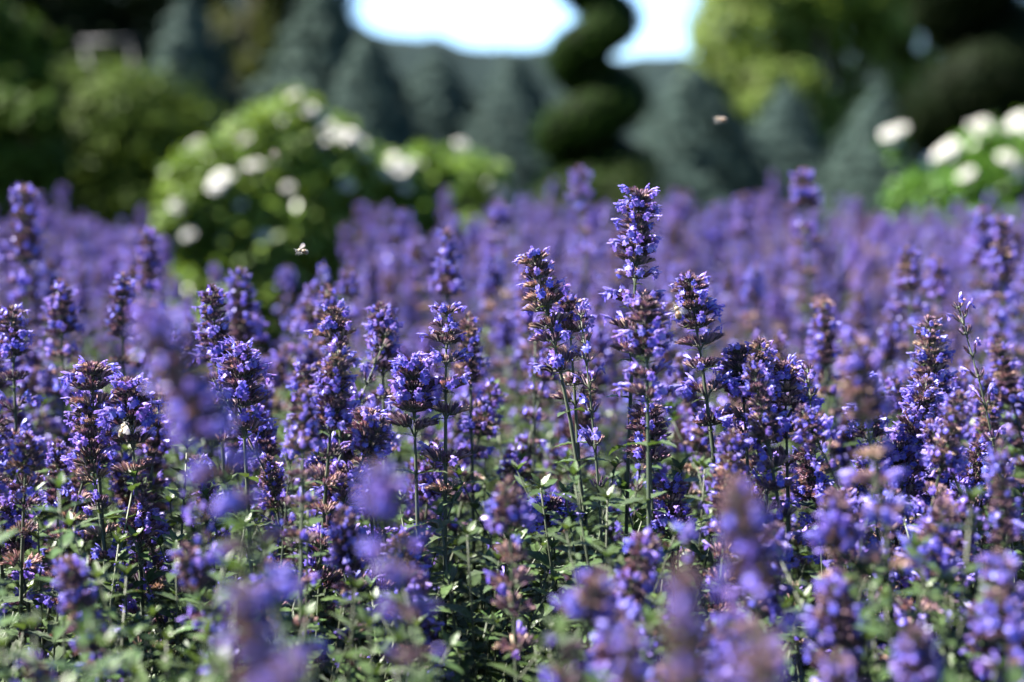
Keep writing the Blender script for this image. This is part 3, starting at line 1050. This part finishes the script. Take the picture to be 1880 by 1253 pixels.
HERO = [
    # tip, lower point on the stem, depth, style, whorl rows in the photograph, label
    ((1174, 334), (1158, 720), 1.17, 'mid', (346, 364, 382, 402, 424, 444, 468, 500, 545, 590, 640), 'tallest crisp catmint spike, dense cylindrical head rising over the bed'),
    ((978, 449), (1042, 745), 1.14, 'mid', (461, 478, 500, 528, 556, 588, 620, 668), 'crisp leaning catmint spike with a bare curved stem below, beside the tallest one'),
    ((1262, 484), (1296, 720), 1.12, 'mid', (500, 517, 537, 560, 588, 620, 660, 712, 770), 'crisp catmint spike with a bee under its head and pale flowers at its tip'),
    ((820, 547), (818, 800), 1.12, 'mid', (560, 590, 617, 652, 696, 744, 830, 890), 'crisp upright catmint spike with wide comb-like whorls on a straight stem'),
    ((1066, 562), (1085, 740), 1.12, 'wispy', None, 'thin young catmint spike with loose flowers, next to the leaning spike'),
    ((757, 645), (765, 900), 1.12, 'blue', (655, 668, 684, 702, 722, 745, 775), 'short thick catmint spike crowded with flowers, beside the straight-stemmed one'),
    ((1760, 548), (1822, 800), 1.10, 'wispy', None, 'thin dark-stemmed young catmint spike tilted over, few small flowers'),
    ((236, 680), (248, 880), 1.12, 'mid', (692, 708, 724, 745, 772, 802, 850), 'small crisp catmint spike with a bee clinging to its lower whorl'),
    ((438, 618), (452, 860), 1.12, 'blue', (628, 646, 664, 684, 706, 735, 780), 'bright blue catmint spike close behind the big blurred one'),
    ((613, 552), (625, 800), 1.20, 'old', (562, 578, 596, 622, 660, 700), 'slender faded brown catmint spike tip among violet neighbours'),
    ((1358, 618), (1372, 840), 1.13, 'mid', (630, 648, 668, 690, 716, 748, 790), 'brown-tipped catmint spike, first of three crisp ones in a row'),
    ((1440, 648), (1446, 880), 1.12, 'mid', (660, 676, 694, 716, 745, 780, 830), 'brown-tipped catmint spike, middle of three crisp ones in a row'),
    ((1482, 660), (1500, 880), 1.10, 'wispy', None, 'slim catmint spike with a hooked tip, last of three crisp ones in a row'),
    ((1186, 528), (1190, 800), 1.05, 'blue', (540, 556, 574, 594, 616, 642, 676, 715), 'full softly blurred catmint spike right before the tallest one'),
    ((1042, 530), (1060, 800), 1.17, 'mid', (542, 556, 574, 600, 640, 690, 720), 'broad catmint spike half behind the leaning one'),
    ((1228, 872), (1236, 1040), 1.13, 'mid', (884, 900, 918, 938, 965), 'short brown and violet catmint spike low in the bed under the bee spike'),
    ((1185, 728), (1196, 900), 1.12, 'old', (740, 756, 772, 790, 812, 840), 'slender dried catmint spike below the tallest one, curled brown flowers'),
    ((1012, 898), (1020, 1050), 1.14, 'blue', (908, 922, 938, 958), 'tiny blue catmint spike low among the leaves below the leaning stem'),
    ((1640, 795), (1668, 960), 1.12, 'old', (808, 824, 842, 866, 900), 'dried tan catmint spike with curled straw-coloured flowers'),
    ((925, 890), (930, 1040), 1.16, 'wispy', None, 'wispy catmint spike standing low beside the straight stem'),
    ((672, 735), (680, 900), 1.14, 'mid', (745, 760, 780, 805, 840), 'dark catmint spike in the shade of the short thick one'),
    ((165, 650), (180, 850), 1.14, 'old', (662, 678, 700, 730, 765), 'small brown catmint spike in front of a blue cluster'),
]
heroes = []
for i, (tp, mp, d, st, ys, lab) in enumerate(HERO):
    t_, m_ = from_px(tp, mp, d)
    heroes.append(make_spike(t_, m_, lab, random.Random(500 + i), st, cm(ys, tp[1], d) if ys else None, 1.0, hero=d > 1.08))

SOFT = [
    # tip, lower point, depth, style, scale, label
    ((272, 540), (420, 880), 0.70, 'mid', 0.98, 'big out-of-focus catmint spike leaning over the others'),
    ((1348, 850), (1390, 1100), 0.70, 'mid', 0.9, 'blurred catmint spike with a violet head and brown lower whorls'),
    ((1562, 590), (1610, 880), 0.84, 'old', 0.95, 'blurred brown-headed catmint spike in front of the crisp row'),
    ((690, 820), (730, 1060), 0.68, 'blue', 0.8, 'blurred deep violet catmint spike before the shaded ones'),
    ((440, 1030), (470, 1230), 0.58, 'old', 0.70, 'blurred low catmint spike with wide pinkish brown whorls'),
    ((1385, 1130), (1400, 1300), 0.52, 'old', 0.70, 'very blurred orange-brown catmint head almost at the leaves'),
    ((565, 1170), (500, 1280), 0.50, 'old', 0.62, 'very blurred pinkish catmint head lying sideways'),
    ((1535, 1170), (1540, 1290), 0.74, 'blue', 0.8, 'blurred bright violet catmint head low over leaves'),
    ((1680, 1140), (1690, 1290), 0.78, 'blue', 0.8, 'blurred pair-like violet catmint head beside bare stems'),
    ((1530, 880), (1550, 1090), 0.85, 'mid', 0.85, 'blurred sparse catmint spike of single pink and violet tufts'),
    ((1150, 1120), (1160, 1290), 0.70, 'mid', 0.75, 'blurred violet catmint head in front of dark leaves'),
    ((1250, 1000), (1262, 1220), 0.58, 'old', 0.75, 'blurred brownish catmint spike beside the violet-headed blurred one'),
    ((820, 406), (824, 640), 1.48, 'mid', 1.0, 'catmint spike with an orange-brown crown, soft, behind the straight one'),
    ((1062, 296), (1078, 560), 1.95, 'blue', 1.15, 'tall soft violet catmint spike before the slim spiral topiary'),
    ((916, 358), (922, 620), 1.95, 'mid', 1.0, 'soft catmint spike with faded lower whorls before the lower rose bush'),
    ((1474, 300), (1490, 620), 1.85, 'blue', 1.25, 'broad pyramidal soft violet catmint spike, highest of the far bed'),
    ((44, 330), (50, 640), 1.60, 'blue', 1.1, 'tall soft violet catmint spike before the dark shrub'),
    ((272, 404), (275, 640), 1.60, 'mid', 1.0, 'soft brownish catmint spike with a violet crown by the bed gap'),
    ((224, 488), (228, 760), 1.35, 'mid', 1.0, 'dark catmint spike with a twin violet tip'),
    ((1838, 384), (1842, 700), 1.60, 'mid', 1.05, 'dark-sided catmint spike below the second white rose bush'),
    ((1802, 370), (1806, 700), 1.80, 'blue', 1.1, 'violet catmint spike standing against the second white rose bush'),
    ((1666, 440), (1676, 700), 1.55, 'mid', 1.0, 'soft dark-centred catmint spike in the pale violet drift'),
    ((600, 508), (606, 760), 1.33, 'old', 0.95, 'dark catmint spike shaded by its neighbour near the bed gap'),
    ((388, 508), (405, 760), 1.22, 'blue', 1.0, 'bushy violet catmint spike at the edge of the bed gap'),
    ((440, 480), (452, 760), 1.45, 'blue', 1.05, 'soft bright violet catmint spike against the rose leaves'),
    ((640, 478), (648, 760), 1.60, 'mid', 1.0, 'soft violet catmint spike where the bed gap ends'),
    ((1705, 566), (1712, 800), 1.20, 'mid', 1.1, 'wide catmint spike with purple spread flowers beside the tilted thin one'),
    ((20, 548), (30, 800), 1.22, 'blue', 1.0, 'blue catmint spike at the bed side with brown lower whorls'),
    ((112, 500), (118, 780), 1.35, 'mid', 1.0, 'loose violet catmint spike beside the tall one before the dark shrub'),
    ((1245, 352), (1250, 600), 2.6, 'blue', 1.2, 'soft violet catmint spike just behind the tallest crisp one'),
    ((1312, 366), (1316, 600), 2.6, 'blue', 1.2, 'soft violet catmint spike before the wide spruce cone'),
    ((1364, 348), (1370, 600), 2.5, 'blue', 1.2, 'soft violet catmint spike under the hovering bee'),
    ((1512, 530), (1520, 760), 1.4, 'old', 0.9, 'dark catmint spike with a salmon pink tip'),
    ((860, 560), (866, 800), 1.25, 'old', 0.9, 'faded catmint spike close beside the straight-stemmed one'),
    ((700, 540), (705, 790), 1.25, 'blue', 1.0, 'violet catmint spike behind the short thick one'),
]
for i, (tp, mp, d, st, sc, lab) in enumerate(SOFT):
    t_, m_ = from_px(tp, mp, d)
    if m_.z < 0.15: m_.z = 0.5 * (t_.z + 0.1)
    make_spike(t_, m_, lab, random.Random(900 + i), st, None, sc)

SHORT_H = ['the tallest crisp spike', 'the crisp leaning spike', 'the crisp spike with the bee', 'the straight-stemmed crisp spike', 'the thin young spike', 'the short thick spike',
           'the tilted thin spike', 'the small spike with the bee', 'the bright blue spike', 'the slender brown tip', 'the first of the crisp row', 'the middle of the crisp row', 'the hooked thin spike',
           'the full spike before the tallest', 'the broad half-hidden spike', 'the low brown and violet spike', 'the slender dried spike', 'the tiny blue spike', 'the dried tan spike', 'the low wispy spike',
           'the dark shaded spike', 'the small brown spike']
SHORT_S = ['the big blurred leaning spike', 'the violet-headed blurred spike', 'the brown-headed blurred spike', 'the deep violet blurred spike', 'the low pinkish blurred spike', 'the orange-brown blurred head',
           'the sideways blurred head', 'the bright violet low head', 'the violet head by bare stems', 'the tufted blurred spike', 'the violet head before dark leaves', 'the brownish blurred spike',
           'the orange-crowned soft spike', 'the soft spike before the slim topiary', 'the soft spike before the lower roses', 'the broad pyramidal spike', 'the tall spike before the dark shrub',
           'the brownish spike by the bed gap', 'the twin-tipped dark spike', 'the dark-sided spike', 'the violet spike against the roses', 'the dark-centred soft spike', 'the dark spike by the gap',
           'the bushy spike by the gap', 'the bright spike against rose leaves', 'the spike where the gap ends', 'the wide purple spike', 'the blue spike at the bed side', 'the loose violet spike',
           'the soft spike behind the tallest', 'the soft spike before the wide spruce', 'the soft spike under the hovering bee', 'the salmon-tipped spike', 'the faded spike by the straight one',
           'the violet spike behind the thick one']
MARKS = []
for (tp, mp, d, st, ys, lab), nm in zip(HERO, SHORT_H): MARKS.append((at(tp[0], tp[1], d), nm))
for (tp, mp, d, st, sc, lab), nm in zip(SOFT, SHORT_S): MARKS.append((at(tp[0], tp[1], d), nm))
ORD = ['', 'second ', 'third ', 'fourth ', 'fifth ', 'sixth ', 'seventh ', 'eighth ', 'ninth ', 'tenth ', 'eleventh ', 'twelfth ']
RANK = {}


def told_apart(what, p):
    """what it is, and which one counted from a spike that can be found"""
    m, nm = min(MARKS, key=lambda k: (k[0].x - p.x) ** 2 + (k[0].y - p.y) ** 2)
    dy = p.y - m.y
    rel = 'behind' if dy > 0.05 else 'before' if dy < -0.05 else 'beside'
    k = RANK[(what, nm, rel)] = RANK.get((what, nm, rel), -1) + 1
    return '%s%s %s %s' % (ORD[min(k, 11)], what, rel, nm)


# ------------------------------------------------------------------ catmint: the rest of the bed
def bed_depth(px):
    """how deep the bed reaches, seen from the path side: a bay by the rose bush"""
    if px < 255: return 4.3
    if px < 330: return 4.3 - 2.1 * (px - 255) / 75
    if px < 600: return 2.2
    if px < 700: return 2.2 + 1.7 * (px - 600) / 100
    if px < 960: return 3.9
    return 4.4


STY = ['mid', 'blue', 'mid', 'blue', 'old', 'mid', 'blue', 'wispy', 'mid', 'blue', 'old', 'blue', 'mid', 'wispy']
SOLID = [(solid_spike_mesh(40 + k, st), st) for k, st in enumerate(STY)]
used = [o.location.copy() for o in heroes]

GEN = {
    'mid': ('violet and brown catmint spike', 'ordinary violet and brown catmint spikes'),
    'blue': ('well flowered violet-blue catmint spike', 'well flowered catmint spikes'),
    'old': ('faded brown catmint spike', 'faded brown catmint spikes'),
    'wispy': ('thin sparse young catmint spike', 'thin young catmint spikes'),
}
N_PARTS, N_PLAIN = 180, 80
cnt = 0
tries = 0
taken = []
while cnt < N_PARTS and tries < 6000:
    tries += 1
    d = 0.72 + 0.85 * rng.random() ** 0.8
    px = rng.uniform(-60, 1940)
    drop = rng.uniform(0.13, 0.27)                     # below the camera's height
    if d < 1.0: drop = rng.uniform(0.20, 0.29)
    x = (px - 940) / FPX * d
    p = Vector((x, 0, CAM.z - drop))
    p.y = (d + (p.z - CAM.z) * math.sin(PITCH)) / math.cos(PITCH)
    q = proj(p)
    if d < 1.16 and q[1] < 590: continue
    if 300 < px < 640 and q[1] < 520: continue
    if d < 1.15 and 170 < px < 290 and q[1] < 900: continue
    if d < 1.2 and 760 < px < 1330 and q[1] < 770: continue
    if d < 1.0 and rng.random() < 0.5: continue
    if 1.0 < d < 1.45 and q[1] < 665 and rng.random() < 0.65: continue
    if any((p - t).length < 0.036 for t in taken): continue
    taken.append(p)
    mid = Vector((p.x + rng.gauss(0, 0.035), p.y + rng.gauss(0, 0.035), p.z * 0.68))
    st = rng.choice(['mid', 'mid', 'blue', 'blue', 'old', 'wispy', 'mid'])
    make_spike(p, mid, told_apart(GEN[st][0], p), random.Random(3000 + cnt), st, None, rng.uniform(0.8, 1.02), group=GEN[st][1])
    cnt += 1

SOFTGEN = {
    'mid': ('soft violet and brown catmint spike', 'soft violet and brown catmint spikes'),
    'blue': ('soft bright violet catmint spike', 'soft bright violet catmint spikes'),
    'old': ('soft brownish catmint spike', 'soft brownish catmint spikes'),
    'wispy': ('soft thin catmint spike', 'soft thin catmint spikes'),
}


def bed_point(d, px, zt):
    p = Vector(((px - 940) / FPX * d, 0, zt))
    p.y = (d + (p.z - CAM.z) * math.sin(PITCH)) / math.cos(PITCH)
    return p


cnt = 0
while cnt < N_PLAIN:
    d = 1.5 + 0.95 * rng.random()
    px = rng.uniform(-60, 1940)
    if d > bed_depth(px): continue
    zt = CAM.z - rng.uniform(0.10, 0.24)
    if 290 < px < 640: zt -= 0.035
    p = bed_point(d, px, zt)
    if any((p - t).length < 0.04 for t in taken): continue
    taken.append(p)
    me, st = rng.choice(SOLID)
    o = link(bpy.data.objects.new('catmint_spike', me))
    o.location = (p.x, p.y, 0)
    k = zt / 0.62
    o.scale = (k, k, k)
    o.rotation_euler = (rng.gauss(0, 0.08), rng.gauss(0, 0.08), rng.uniform(0, 6.28))
    tag(o, told_apart(SOFTGEN[st][0], p), 'flower spike', SOFTGEN[st][1])
    cnt += 1


def scatter(name, sources, pts, rots, scales, idx, label, cat, extra_kind='stuff'):
    """one uncounted mass: geometry nodes set the source meshes on the points"""
    me = bpy.data.meshes.new(name)
    me.vertices.add(len(pts))
    me.vertices.foreach_set('co', np.array(pts, dtype=np.float32).ravel())
    a = me.attributes.new('rot', 'FLOAT_VECTOR', 'POINT'); a.data.foreach_set('vector', np.array(rots, dtype=np.float32).ravel())
    a = me.attributes.new('scl', 'FLOAT', 'POINT'); a.data.foreach_set('value', np.array(scales, dtype=np.float32))
    a = me.attributes.new('idx', 'INT', 'POINT'); a.data.foreach_set('value', np.array(idx, dtype=np.int32))
    o = link(bpy.data.objects.new(name, me))
    col = bpy.data.collections.new(name + ' pieces')
    for i, s_ in enumerate(sources):
        col.objects.link(bpy.data.objects.new('%s_piece_%02d' % (name, i), s_))
    ng = bpy.data.node_groups.new(name, 'GeometryNodeTree')
    ng.interface.new_socket('Geometry', in_out='INPUT', socket_type='NodeSocketGeometry')
    ng.interface.new_socket('Geometry', in_out='OUTPUT', socket_type='NodeSocketGeometry')
    N, L = ng.nodes.new, ng.links.new
    gi, go = N('NodeGroupInput'), N('NodeGroupOutput')
    ci = N('GeometryNodeCollectionInfo')
    ci.inputs['Collection'].default_value = col
    ci.inputs['Separate Children'].default_value = True
    ci.inputs['Reset Children'].default_value = True
    iop = N('GeometryNodeInstanceOnPoints')
    iop.inputs['Pick Instance'].default_value = True

    def attr(nm, ty):
        n_ = N('GeometryNodeInputNamedAttribute'); n_.data_type = ty; n_.inputs['Name'].default_value = nm
        return n_.outputs['Attribute']
    L(gi.outputs[0], iop.inputs['Points'])
    L(ci.outputs[0], iop.inputs['Instance'])
    L(attr('idx', 'INT'), iop.inputs['Instance Index'])
    e2r = N('FunctionNodeEulerToRotation')
    L(attr('rot', 'FLOAT_VECTOR'), e2r.inputs[0])
    L(e2r.outputs[0], iop.inputs['Rotation'])
    L(attr('scl', 'FLOAT'), iop.inputs['Scale'])
    L(iop.outputs[0], go.inputs[0])
    md = o.modifiers.new('scatter', 'NODES'); md.node_group = ng
    tag(o, label, cat, kind=extra_kind)
    return o


# far drift of spikes
P_, R_, S_, I_ = [], [], [], []
n_far = 0
while n_far < 2600:
    d = math.sqrt(rng.uniform(2.0 ** 2, 5.0 ** 2))
    px = rng.uniform(-700, 2580)
    if d > bed_depth(px): continue
    if d < 2.45 and -60 < px < 1940 and rng.random() < 0.5: continue
    if math.sin(px / 130 + d * 3.1) + math.sin(px / 57 - d * 4.3) < -0.9 and rng.random() < 0.75: continue
    zt = CAM.z - rng.gauss(0.195, 0.052) + 0.04 * math.sin(px / 95 + d * 2.3) * math.sin(px / 41 - d)
    p = bed_point(d, px, zt)
    P_.append((p.x, p.y, 0)); S_.append(zt / 0.62); R_.append((rng.gauss(0, 0.07), rng.gauss(0, 0.07), rng.uniform(0, 6.28)))
    I_.append(rng.randrange(len(SOLID))); n_far += 1
# beyond the sides of the picture, near the path
for k in range(260):
    d = rng.uniform(0.7, 2.4)
    px = rng.choice([rng.uniform(-1400, -70), rng.uniform(1950, 3300)])
    zt = CAM.z - rng.uniform(0.12, 0.24)
    p = bed_point(d, px, zt)
    P_.append((p.x, p.y, 0)); S_.append(zt / 0.62); R_.append((rng.gauss(0, 0.06), rng.gauss(0, 0.06), rng.uniform(0, 6.28))); I_.append(rng.randrange(len(SOLID)))
scatter('catmint_drift', [m for m, s_ in SOLID], P_, R_, S_, I_, 'hazy violet drift of countless catmint spikes across the far bed', 'catmint')


# leafy shoots
def shoot_plan(r_, h):
    """stem points and leaf matrices of one leafy shoot"""
    lean = Vector((r_.uniform(-0.25, 0.25), r_.uniform(-0.25, 0.25), 0))
    pts = [Vector((lean.x * h * t * t, lean.y * h * t * t, h * t)) for t in np.linspace(0, 1, 9)]
    lv = []
    rot = r_.uniform(0, 3)
    z = h * 0.22
    n = 0
    while z < h:
        t = z / h
        p = Vector((lean.x * h * t * t, lean.y * h * t * t, z))
        k = math.sin(math.pi * min(1, 0.25 + 0.72 * t)) ** 0.6
        for s_ in (0, math.pi):
            A = Matrix.Rotation(rot + s_, 3, 'Z') @ Matrix.Rotation(r_.uniform(0.0, 0.55) + 0.5 * max(0, t - 0.7), 3, 'X')
            L = (0.012 + 0.018 * k) * r_.uniform(0.75, 1.2)
            lv.append((r_.randrange(5), place(p, A, L)))
            if r_.random() < 0.55:     # little side shoots in the axils
                A2 = Matrix.Rotation(rot + s_ + r_.uniform(-0.6, 0.6), 3, 'Z') @ Matrix.Rotation(r_.uniform(0.6, 1.1), 3, 'X')
                lv.append((r_.randrange(5), place(p + Vector((0, 0, 0.004)), A2, L * r_.uniform(0.4, 0.65))))
        rot += math.pi / 2 + r_.uniform(-0.2, 0.2)
        z += r_.uniform(0.020, 0.032) * (1.1 - 0.35 * t)
    A = Matrix.Rotation(rot, 3, 'Z')
    for q in range(4):
        lv.append((r_.randrange(5), place(pts[-1], Matrix.Rotation(rot + q * 1.57, 3, 'Z') @ Matrix.Rotation(0.95, 3, 'X'), 0.012)))
    return pts, lv


def shoot_mesh(seed, h):
    r_ = random.Random(seed)
    pts, lv = shoot_plan(r_, h)
    mb = MB()
    tube(mb, pts, [0.0016 - 0.0009 * i / 8 for i in range(9)], (0.08, 0.10, 0.05), 5, 1)
    for li, M in lv:
        V, F, C = LEAF_GEO[li]
        mb.add(V, F, C * r_.uniform(0.8, 1.25), 0, M)
    return mb.mesh('leafy shoot', [M_LEAF, M_STEM])


SH = [shoot_mesh(70 + k, 0.46) for k in range(8)]
P_, R_, S_, I_ = [], [], [], []
for k in range(2600):
    if k < 1700:
        d = 0.45 + 1.5 * rng.random() ** 0.8; px = rng.uniform(-500, 2380)
    else:
        d = math.sqrt(rng.uniform(1.7 ** 2, 5.0 ** 2)); px = rng.uniform(-700, 2580)
    if d > bed_depth(px): continue
    zt = CAM.z - rng.gauss(0.312, 0.035)
    if 0.66 < d < 1.05: zt += 0.008
    if d < 0.62: zt = min(zt, CAM.z - 0.27)
    p = bed_point(d, px, zt)
    P_.append((p.x, p.y, 0)); S_.append(max(0.2, zt) / 0.46); R_.append((rng.gauss(0, 0.16), rng.gauss(0, 0.16), rng.uniform(0, 6.28))); I_.append(rng.randrange(len(SH)))
scatter('catmint_foliage', SH, P_, R_, S_, I_, 'dense grey-green catmint leaves filling the bed under the spikes', 'foliage')

# leafy shoots one can tell apart
SHOOT = [((1492, 1185), 1.13, 'crisp small-leaved catmint shoot, new tip leaves toothed and pale'),
         ((1618, 1000), 1.13, 'crisp catmint shoot with broad toothed leaves among brown whorls'),
         ((212, 1050), 1.12, 'crisp catmint shoot with upright paired leaves'),
         ((335, 1115), 1.14, 'small catmint shoot with a single round leaf held up')]
for i, ((px, py), d, lab) in enumerate(SHOOT):
    tp = at(px, py, d)
    pts, lv = shoot_plan(random.Random(880 + i), tp.z)
    off = pts[-1]
    o = empty('catmint_shoot', (tp.x - off.x, tp.y - off.y, 0))
    mb = MB(); tube(mb, pts, [0.0016 - 0.0009 * k / 8 for k in range(9)], (0.08, 0.10, 0.05), 5)
    part('stem', mb.mesh('shoot stem', [M_STEM]), o)
    for li, M in lv:
        part('leaf', LEAF[li], o, M)
    tag(o, lab, 'leafy shoot')
cnt = 0
while cnt < 44:
    d = rng.uniform(0.72, 1.3); px = rng.uniform(0, 1880)
    zt = CAM.z - rng.uniform(0.24, 0.33)
    p = bed_point(d, px, zt)
    if not 760 < proj(p)[1] < 1230: continue
    pts, lv = shoot_plan(random.Random(7000 + cnt), zt)
    o = empty('catmint_shoot', (p.x - pts[-1].x, p.y - pts[-1].y, 0))
    mb = MB(); tube(mb, pts, [0.0016 - 0.0009 * k / 8 for k in range(9)], (0.08, 0.10, 0.05), 5)
    part('stem', mb.mesh('shoot stem', [M_STEM]), o)
    for li, M in lv[len(lv) // 3:]:
        part('leaf', LEAF[li], o, M)
    tag(o, told_apart('leafy grey-green catmint shoot', p), 'leafy shoot', 'leafy catmint shoots')
    cnt += 1

# ------------------------------------------------------------------ bees
def bee_body():
    mb = MB()
    prof = [(-0.0072, 0.0003), (-0.0066, 0.0012), (-0.0055, 0.0021), (-0.0042, 0.0026), (-0.0028, 0.0027), (-0.0014, 0.0024), (-0.0004, 0.0015), (0.0001, 0.0008),
            (0.0006, 0.0014), (0.0014, 0.0022), (0.0026, 0.0024), (0.0036, 0.0019), (0.0041, 0.0009), (0.0044, 0.0012), (0.0050, 0.0018), (0.0058, 0.0017), (0.0064, 0.0008)]
    amber, dark, fuzz, head = (0.42, 0.20, 0.05), (0.025, 0.016, 0.01), (0.36, 0.25, 0.12), (0.03, 0.022, 0.015)
    V, F, C = [], [], []
    n = 12
    for i, (x, r_) in enumerate(prof):
        col = head if x > 0.0042 else fuzz if x > 0.0003 else (dark if i in (0, 1, 3, 5) else amber)
        dz = -0.0012 * min(1, max(0, -x / 0.007)) ** 1.5 - (0.0006 if x > 0.0042 else 0)
        for k in range(n):
            a = 2 * math.pi * k / n
            V.append((x, r_ * math.cos(a), r_ * 0.92 * math.sin(a) + dz)); C.append(col)
    for i in range(len(prof) - 1):
        for k in range(n):
            F.append((i * n + k, (i + 1) * n + k, (i + 1) * n + (k + 1) % n, i * n + (k + 1) % n))
    F.append(tuple(range(n))); F.append(tuple(range(len(prof) * n - 1, len(prof) * n - n - 1, -1)))
    mb.add(V, F, np.array(C))
    for s_ in (-1, 1):
        for x, dx in ((0.0032, 0.0025), (0.0022, 0.0002), (0.0012, -0.0028)):
            tube(mb, [(x, s_ * 0.0012, -0.0016), (x + dx * 0.4, s_ * 0.0034, -0.0018), (x + dx * 0.8, s_ * 0.0042, -0.0038), (x + dx * 1.1, s_ * 0.0044, -0.0052)], [0.0004, 0.00038, 0.0003, 0.00018], dark, 5)
        tube(mb, [(0.0060, s_ * 0.0006, 0.0002), (0.0068, s_ * 0.0012, 0.0012), (0.0082, s_ * 0.0018, 0.0008)], [0.00018, 0.00016, 0.00014], dark, 4)
        ey = Matrix.Translation((0.0053, s_ * 0.0013, -0.0002))
        Vb, Fb = [], []
        for i in range(5):
            a = math.pi * i / 4
            for k in range(8):
                b = 2 * math.pi * k / 8
                Vb.append((0.0008 * math.sin(a) * math.cos(b), 0.0006 * math.sin(a) * math.sin(b), 0.0011 * math.cos(a)))
        for i in range(4):
            for k in range(8):
                Fb.append((i * 8 + k, (i + 1) * 8 + k, (i + 1) * 8 + (k + 1) % 8, i * 8 + (k + 1) % 8))
        mb.add(Vb, Fb, (0.01, 0.008, 0.008), 0, ey)
    return mb.mesh('bee body', [M_BEE])


def wing_mesh(L, w):
    mb = MB()
    V, F = [(0, 0, 0)], []
    for k in range(13):
        t = k / 12 * 2 * math.pi
        V.append((-L * 0.5 + L * 0.5 * math.cos(t), w * 0.5 * math.sin(t) * (1.15 - 0.5 * math.cos(t)), 0.0002 * math.sin(3 * t)))
    V[0] = (-L * 0.5, 0, 0.0002)
    for k in range(12):
        F.append((0, 1 + k, 2 + k))
    mb.add(V, F, (0.8, 0.8, 0.8))
    return mb.mesh('bee wing', [M_WING])


BEE, WF, WB = bee_body(), wing_mesh(0.0095, 0.0034), wing_mesh(0.0066, 0.0026)


def bee(loc, heading, pitch, roll, spread, lift, label, s=1.0, group=None):
    o = empty('honey_bee', loc)
    o.rotation_mode = 'XYZ'
    o.rotation_euler = (roll, pitch, heading)
    o.scale = (s, s, s)
    part('body', BEE, o)
    for sd in (-1, 1):
        for me, x, extra in ((WF, 0.0026, 0.0), (WB, 0.0014, 0.25)):
            A = Matrix.Rotation(-sd * (spread - extra), 3, 'Z') @ Matrix.Rotation(sd * 0.25, 3, 'X') @ Matrix.Rotation(lift, 3, 'Y')
            part('wing', me, o, place((x, sd * 0.0012, 0.0021), A))
    tag(o, label, 'bee', group)
    return o


bee(at(1244, 572, 1.080), R(105), R(-50), R(-15), 0.62, 0.05, 'honey bee feeding on the crisp spike with pale tip flowers, amber abdomen showing')
bee(at(226, 788, 1.082), R(75), R(-50), R(10), 0.62, 0.05, 'honey bee hanging on the lower whorl of a small crisp spike')
bee(at(554, 461, 1.20), R(190), R(-8), R(0), 1.2, 0.75, 'honey bee in flight with one wing catching the sun, before the rose leaves', 0.82)
bee(at(1323, 219, 1.42), R(160), R(-5), R(-8), 1.3, -0.05, 'blurred orange-brown bee hovering before the wide spruce cone')
bee(at(505, 284, 2.3), R(170), R(0), R(0), 1.2, 0.5, 'tiny blurred bee flying before the domed rose bush')
